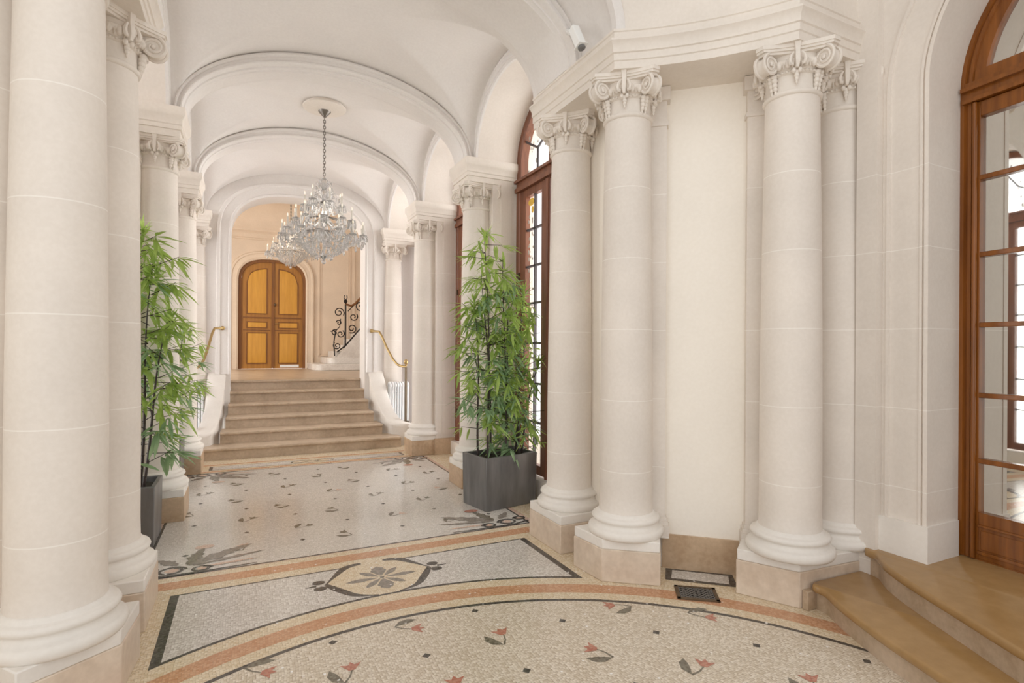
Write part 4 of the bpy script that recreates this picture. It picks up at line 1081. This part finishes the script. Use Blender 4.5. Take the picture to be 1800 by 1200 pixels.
# ------------------------------------------------------------------ chandeliers
def chandelier(x, y, zc, label):
    root = thing('chandelier', label, 'chandelier', (x, y, zc), 0, 'crystal chandeliers hanging along the axis')
    Z = lambda z: z - 4.57
    m = MB(); m.lathe([(.0, Z(4.50)), (.06, Z(4.495)), (.14, Z(4.515)), (.20, Z(4.52)), (.25, Z(4.53)), (.255, Z(4.545)), (.235, Z(4.555)), (.24, Z(4.575)), (0, Z(4.575))], n=40); m.obj('ceiling_rose', M['carved'], root, 40)
    m = MB(); m.lathe([(0, Z(4.43)), (.02, Z(4.43)), (.045, Z(4.46)), (.07, Z(4.485)), (.075, Z(4.50)), (0, Z(4.50))], n=20); m.obj('canopy', M['silver'], root, 40)
    m = MB(); z = 4.43; k = 0
    while z > 3.72:
        pts = [(.014 * math.cos(2 * PI * i / 10) * (1 if k % 2 else 0), .014 * math.cos(2 * PI * i / 10) * (0 if k % 2 else 1), Z(z - .02 + .024 * math.sin(2 * PI * i / 10))) for i in range(11)]
        m.tube(pts, .005, 5); z -= .036; k += 1
    m.obj('chain', M['silver'], root, 60)
    m = MB(); m.lathe([(0, Z(2.66)), (.02, Z(2.68)), (.03, Z(2.72)), (.015, Z(2.76)), (.018, Z(2.9)), (.05, Z(2.94)), (.02, Z(3.0)), (.02, Z(3.1)), (.06, Z(3.16)), (.03, Z(3.22)), (.02, Z(3.4)), (.05, Z(3.46)), (.06, Z(3.50)), (.025, Z(3.54)), (.04, Z(3.60)), (.05, Z(3.64)), (.015, Z(3.68)), (0, Z(3.72))], n=16); m.obj('stem', M['crystal'], root, 50)
    # crown of scrolled leaves on the stem
    m = MB()
    for k in range(8):
        a = 2 * PI * k / 8; c, s = math.cos(a), math.sin(a)
        for z0, r in ((3.60, .07), (3.48, .11)):
            m.tube([(r * .3 * c, r * .3 * s, Z(z0 - .05)), (r * .8 * c, r * .8 * s, Z(z0)), (r * 1.2 * c, r * 1.2 * s, Z(z0 + .03)), (r * 1.3 * c, r * 1.3 * s, Z(z0 - .01))], [.008, .009, .007, .004], 5)
            m.ball((r * 1.3 * c, r * 1.3 * s, Z(z0 - .05)), .010, .010, .025, 6, 4)
    m.obj('crystal_crown', M['crystal'], root, 60)
    rnd = random.Random(3)
    for (n_, r, za, off) in ((14, .47, 2.92, 0), (10, .345, 3.10, .2), (7, .22, 3.29, .4)):
        for k in range(n_):
            a = 2 * PI * k / n_ + off; c, s = math.cos(a), math.sin(a)
            rr = r * rnd.uniform(.95, 1.04); zz = za + rnd.uniform(-.02, .03)
            pts = [(rr * q * c, rr * q * s, Z(zz + dz)) for q, dz in ((.06, .10), (.25, .02), (.5, -.06), (.8, -.04), (1.0, .04))]
            arm = MB(); arm.tube(pts, [.012, .010, .009, .008, .008], 6); arm = arm.obj('arm', M['crystal'], root, 60)
            d = MB(); d.lathe([(0, 0), (.03, .005), (.048, .018), (.050, .022), (.02, .016), (.012, .03), (.016, .045), (0, .05)], (rr * c, rr * s, Z(zz + .03)), 12); d.obj('drip_pan', M['crystal'], arm, 60)
            cd = MB(); cd.lathe([(.011, 0), (.011, .10), (.004, .105), (0, .105)], (rr * c, rr * s, Z(zz + .07)), 8); cd.obj('candle', M['candle'], arm, 60)
            bl = MB(); bl.ball((rr * c, rr * s, Z(zz + .195)), .009, .009, .024, 6, 5); bl.obj('bulb', M['bulb'], arm, 60)
            dr = MB()
            for j in range(9):
                b_ = 2 * PI * j / 9; px, py = rr * c + .047 * math.cos(b_), rr * s + .047 * math.sin(b_)
                zt = zz + .045; dr.ball((px, py, Z(zt - .01)), .006, .006, .006, 5, 4); dr.ball((px, py, Z(zt - .048)), .011, .006, .030, 5, 4, b_)
            dr.ball((rr * c, rr * s, Z(zz - .06)), .016, .016, .04, 6, 5)
            # swag of beads along the arm towards the stem
            for j in range(9):
                t = j / 8; q = 1 - .62 * t; dr.ball((rr * q * c, rr * q * s, Z(zz + .05 + .22 * t - .16 * math.sin(PI * t))), .008, .008, .010, 5, 4)
            dr.obj('crystal_drops', M['crystal'], arm, 60)['kind'] = 'stuff'
    m = MB()                        # strands of the basket
    for k in range(26):
        a = 2 * PI * k / 26; c, s = math.cos(a), math.sin(a)
        for j in range(15):
            t = j / 14; r = .27 * (1 - t ** 2.2) ** .6 + .03; zz = 2.98 - .27 * t
            m.ball((r * c, r * s, Z(zz)), .010, .010, .014, 5, 4)
    for k in range(14):
        a = 2 * PI * k / 14; m.ball((.10 * math.cos(a), .10 * math.sin(a), Z(2.70)), .010, .010, .028, 5, 4); m.ball((.28 * math.cos(a), .28 * math.sin(a), Z(2.93)), .014, .008, .04, 5, 4, a)
        a += .2; m.ball((.19 * math.cos(a), .19 * math.sin(a), Z(2.80)), .012, .008, .035, 5, 4, a)
    m.ball((0, 0, Z(2.65)), .026, .026, .03, 10, 8)
    for k in range(120):
        a = rnd.uniform(0, 2 * PI); zz = rnd.uniform(2.92, 3.45); r = (.46 - (zz - 2.92) * .55) * rnd.uniform(.45, .98)
        m.ball((r * math.cos(a), r * math.sin(a), Z(zz)), .011, .007, rnd.uniform(.02, .04), 5, 4, a)
    m.obj('crystal_basket', M['crystal'], root, 60)['kind'] = 'stuff'
    m = MB()
    for zz, r in ((2.98, .28), (3.16, .20), (3.34, .13)):
        m.tube([(r * math.cos(2 * PI * i / 32), r * math.sin(2 * PI * i / 32), Z(zz)) for i in range(33)], .008, 6)
        for k in range(6):
            a = 2 * PI * k / 6; m.tube([(.02 * math.cos(a), .02 * math.sin(a), Z(zz + .05)), (r * math.cos(a), r * math.sin(a), Z(zz))], .006, 5)
    m.obj('ring_frame', M['silver'], root, 60)
    return root
ch = chandelier(X0, 7.05, 4.57, 'large crystal chandelier hanging from the corridor vault in front')
c2 = copy_tree(ch); c2.location = (X0 + .02, 13.0, 5.28); c2['label'] = 'farther crystal chandelier in the stair hall, half hidden behind the nearer one'
c2.rotation_euler = (0, 0, .2)

# ------------------------------------------------------------------ planters and bamboo
def planter(x, y, rz, w, d, h, label):
    root = thing('planter', label, 'planter', (x, y, 0), rz, 'grey square planters')
    t = .03; m = MB()
    out = [(-w / 2, -d / 2), (w / 2, -d / 2), (w / 2, d / 2), (-w / 2, d / 2)]
    inn = [(a * (1 - 2 * t / w), b * (1 - 2 * t / d)) for a, b in out]
    k = .97
    loops = [[(a * k, b * k, 0) for a, b in out], [(a, b, h) for a, b in out], [(a, b, h) for a, b in inn], [(a, b, h - .12) for a, b in inn]]
    m.loft(loops, closed=True); m.obj('box', M['planter'], root, 30, .006)
    m = MB(); m.grid([[(-w / 2 + t + (w - 2 * t) * i / 8, -d / 2 + t + (d - 2 * t) * j / 8, h - .05 + .012 * math.sin(i * 2.1 + j * 1.7)) for i in range(9)] for j in range(9)]); m.obj('soil', M['soil'], root, 60)
    return root
def bamboo(x, y, z0, canes, label, seed, scale=1.0):
    rnd = random.Random(seed)
    root = thing('bamboo_plant', label, 'plant', (x, y, z0), 0, 'tall bamboo plants in planters')
    for (bx, by, tx, ty, H, start) in canes:
        m = MB(); N = 14; pts = []; rs = []
        for i in range(N + 1):
            t = i / N; pts.append((bx + (tx - bx) * t + .02 * math.sin(t * 5 + bx * 9), by + (ty - by) * t, H * t)); rs.append(.013 * (1 - .75 * t))
        m.tube(pts, rs, 7)
        for i in range(1, N): m.ball(pts[i], rs[i] * 1.3, rs[i] * 1.3, .006, 7, 4)
        cane = m.obj('cane', M['cane'], root, 60)
        f = MB()
        zc_ = start
        while zc_ < H:
            t = zc_ / H; px = bx + (tx - bx) * t; py = by + (ty - by) * t
            for br in range(2 if rnd.random() < .65 else 1):
                a = rnd.uniform(0, 2 * PI); L = rnd.uniform(.12, .28) * (1.15 - .5 * t) * scale; up = rnd.uniform(-.1, .6)
                e = Vector((px + L * math.cos(a), py + L * math.sin(a), zc_ + L * up))
                f.mi = 1; f.tube([(px, py, zc_), tuple(e)], [.004, .002], 4); 
                nl = rnd.randint(7, 11)
                mi = 0 if rnd.random() < (.35 + .6 * t) else 2
                for k in range(nl):
                    q = 1 - .5 * rnd.random() ** 1.7; o = Vector((px, py, zc_)).lerp(e, q)
                    az = a + rnd.uniform(-1.5, 1.5); dr = rnd.uniform(-.9, .35) ; LL = rnd.uniform(.13, .22) * scale; w = LL * rnd.uniform(.065, .095)
                    d = Vector((math.cos(az) * math.cos(dr), math.sin(az) * math.cos(dr), math.sin(dr)))
                    sd = Vector((-math.sin(az), math.cos(az), rnd.uniform(-.4, .4))).normalized()
                    drop = Vector((0, 0, -LL * .22)); f.mi = mi
                    tip = o + d * LL
                    if x + tip.x < -1.04 or x + tip.x > 2.80 or (y + tip.y > 5.74 and y < 6 and (x + tip.x < -.80 or x + tip.x > 2.30)) or (y > 7 and x + tip.x < -.95): continue
                    p1 = o + d * LL * .4 + drop * .2; p2 = o + d * LL * .75 + drop * .6; p3 = o + d * LL + drop
                    nrm_ = Vector((0, 0, -w * .25))
                    f.add([o, p1 + sd * w, p1 + nrm_, p1 - sd * w, p2 + sd * w * .7, p2 + nrm_ * .7, p2 - sd * w * .7, p3], [(0, 1, 2), (0, 2, 3), (1, 4, 5, 2), (2, 5, 6, 3), (4, 7, 5), (5, 7, 6)])
            zc_ += rnd.uniform(.06, .10)
        # tuft at the tip
        for k in range(22):
            az = rnd.uniform(0, 2 * PI); dr = rnd.uniform(.1, 1.4); LL = rnd.uniform(.10, .17) * scale; w = LL * .09; f.mi = 0
            o = Vector((tx, ty, H - rnd.uniform(0, .16))); d = Vector((math.cos(az) * math.cos(dr), math.sin(az) * math.cos(dr), math.sin(dr))); sd = Vector((-math.sin(az), math.cos(az), 0))
            f.add([o, o + d * LL * .4 + sd * w, o + d * LL * .4 - sd * w, o + d * LL], [(0, 1, 3, 2)])
        f.obj('foliage', [M['leaf'], M['cane'], M['leafblue']], cane, 0)
    return root
ang = math.radians(11)
pc = Vector((2.10, 4.87)) + Vector((math.cos(ang), math.sin(ang))) * .32 + Vector((-math.sin(ang), math.cos(ang))) * .22
planter(pc.x, pc.y, ang, .64, .44, .525, 'square dark grey planter in front of the right arched window')
bamboo(pc.x, pc.y, .47, [(-.14, -.05, -.16, .05, 2.33, .5), (-.06, .08, -.16, .10, 1.9, .35), (.02, -.08, .03, -.02, 2.05, .35), (.08, .06, .14, .05, 1.75, .1), (.16, -.06, .27, .0, 1.75, .15), (.20, .08, .36, .06, 1.45, .05), (-.20, .06, -.26, .08, 1.6, .3), (.22, -.02, .42, -.04, 1.0, .05)], 'tall leafy bamboo in the grey planter by the right window', 11)
planter(-.865, 5.36, 0, .43, .46, .485, 'grey planter in the left foreground behind the columns')
bamboo(-.90, 5.34, .435, [(.04, -.10, .13, -.06, 2.12, .7), (-.04, .0, .0, .05, 2.0, .8), (.10, .04, .20, .06, 1.85, .35), (.13, -.04, .32, .03, 1.45, .2), (.02, .1, .06, .12, 2.1, 1.0)], 'tall bamboo with dark canes in the left foreground planter', 23, 1.1)
planter(-.875, 7.42, 0, .42, .46, .485, 'smaller looking grey planter farther down the left side near the stairs')
bamboo(-.90, 7.40, .435, [(.05, -.05, .10, .0, 1.9, .35), (-.08, .05, -.1, .05, 1.6, .4), (.13, .05, .24, .05, 1.35, .25)], 'bamboo farther down the left side by the stairs', 31)

# ------------------------------------------------------------------ floor grate, security camera
def grate():
    d = Vector((.76, -.65, 0)); ang = math.atan2(-.56, .66)
    cx_, cy_ = 2.655, 2.675
    root = thing('floor_grate', 'dark metal ventilation grate set in the orange mosaic band', 'grate', (cx_, cy_, 0.001), math.atan2(-.14, .21) * 0 + math.radians(-36))
    w, h = .262, .20; m = MB(); b = .022
    for x0, y0, x1, y1 in ((-w / 2, -h / 2, w / 2, -h / 2 + b), (-w / 2, h / 2 - b, w / 2, h / 2), (-w / 2, -h / 2, -w / 2 + b, h / 2), (w / 2 - b, -h / 2, w / 2, h / 2)): m.box(x0, y0, 0, x1, y1, .008)
    m.obj('grate_frame', M['bronze'], root, 30)
    m = MB().box(-w / 2 + .005, -h / 2 + .005, -.0005, w / 2 - .005, h / 2 - .005, .0012); m.obj('shaft_shade_sheet', M['iron'], root, 30)  # flat dark sheet stands in for the shade inside the shaft
    m = MB(); nx = 5
    for r in range(5):
        y = -h / 2 + b + (h - 2 * b) * (r + .5) / 5
        for k in range(7):
            x = -w / 2 + b + (w - 2 * b) * (k + .5) / 7
            for s in (-1, 1): m.tube([(x - .015, y - s * .012, .006), (x + .015, y + s * .012, .006)], .0028, 4)
    m.obj('grid', M['gratemetal'], root, 30)
grate()
def seccam():
    root = thing('security_camera', 'small white security camera mounted above the right entablature', 'camera', (2.20, 3.56, 4.0))
    m = MB(); m.lathe([(0, 0), (.05, 0), (.055, .008), (.055, .022), (.035, .03), (0, .03)], n=20); m.xf(lambda x, y, z: (-z + .02, x, y)); m.obj('mount', M['greymount'], root, 40)
    m = MB(); m.tube([(-.01, 0, 0), (-.045, -.06, -.02), (-.055, -.16, -.10)], .018, 8); m.obj('arm', M['white'], root, 60)
    m = MB(); 
    body = [(-.031, -.029), (.031, -.029), (.031, .029), (-.031, .029)]
    m.prism(body, -.09, .07); m.box(-.042, -.04, .07, .042, .04, .078)
    R = Matrix.Rotation(math.radians(160), 3, 'X') @ Matrix.Rotation(math.radians(10), 3, 'Y')
    m.v = [tuple(R @ Vector(v) + Vector((-.055, -.21, -.15))) for v in m.v]; m.obj('body', M['white'], root, 30, .008)
    m = MB(); m.lathe([(0, .072), (.026, .072), (.028, .095), (.02, .1), (0, .095)], n=16)
    m.v = [tuple(R @ Vector(v) + Vector((-.055, -.21, -.15))) for v in m.v]; m.obj('lens', M['lens'], root, 40)
seccam()

# ------------------------------------------------------------------ light
w = bpy.data.worlds.new('World'); bpy.context.scene.world = w; w.use_nodes = True
bg = w.node_tree.nodes['Background']; bg.inputs[0].default_value = (1.0, .99, .975, 1); bg.inputs[1].default_value = 1.2
def point(name, loc, e, r, col):
    l = bpy.data.lights.new(name, 'POINT'); l.energy = e; l.shadow_soft_size = r; l.color = col
    o = bpy.data.objects.new(name, l); C.objects.link(o); o.location = loc
point('chandelier_lamp_near', (X0, 7.05, 3.25), 12, .3, (1, .93, .84))
point('chandelier_lamp_far', (X0, 13.0, 3.95), 22, .3, (1, .86, .68))

def daylight(name, x, y, e, left):
    l = bpy.data.lights.new(name, 'AREA'); l.shape = 'RECTANGLE'; l.size = 1.9; l.size_y = 4.2; l.energy = e; l.color = (1, .985, .97); l.spread = math.radians(120)
    o = bpy.data.objects.new(name, l); C.objects.link(o); o.location = (x, y, 2.3)
    o.rotation_euler = (PI / 2, 0, -PI / 2 if left else PI / 2)
for yy, e_ in ((4.97, 75), (7.055, 85), (9.225, 110)):  # last entry shines through the added stair-bay windows
    daylight('daylight_right', 3.75, yy, e_, False); daylight('daylight_left', mir(3.75), yy, e_ * .75, True)
l = bpy.data.lights.new('daylight_hall', 'AREA'); l.shape = 'RECTANGLE'; l.size = 2.4; l.size_y = 3.2; l.energy = 120; l.color = (1, .95, .88)
o = bpy.data.objects.new('daylight_hall', l); C.objects.link(o); o.location = (-2.9, 12.9, 2.8); o.rotation_euler = (PI / 2, 0, -PI / 2)
# ------------------------------------------------------------------ camera
f, cy, yaw, roll = 958.6, 612., .453, .006
cam = bpy.data.cameras.new('Camera'); co = bpy.data.objects.new('Camera', cam); C.objects.link(co)
cam.sensor_width = 36; cam.sensor_fit = 'HORIZONTAL'; cam.lens = f * 36 / 1800
cam.shift_y = (cy - 600) / 1800
cam.clip_start = .05
F = Vector((math.sin(yaw), math.cos(yaw), 0)); R = Vector((math.cos(yaw), -math.sin(yaw), 0)); U = Vector((0, 0, 1))
R2 = R * math.cos(roll) + U * math.sin(roll); U2 = -R * math.sin(roll) + U * math.cos(roll)
co.matrix_world = Matrix(((R2.x, U2.x, -F.x, 0), (R2.y, U2.y, -F.y, 0), (R2.z, U2.z, -F.z, 1.6), (0, 0, 0, 1)))
sc = bpy.context.scene; sc.camera = co
sc.view_settings.view_transform = 'Standard'; sc.view_settings.look = 'None'; sc.view_settings.gamma = 1
sc.view_settings.use_curve_mapping = False; sc.view_settings.exposure = .2
sc.cycles.max_bounces = 12; sc.cycles.diffuse_bounces = 8
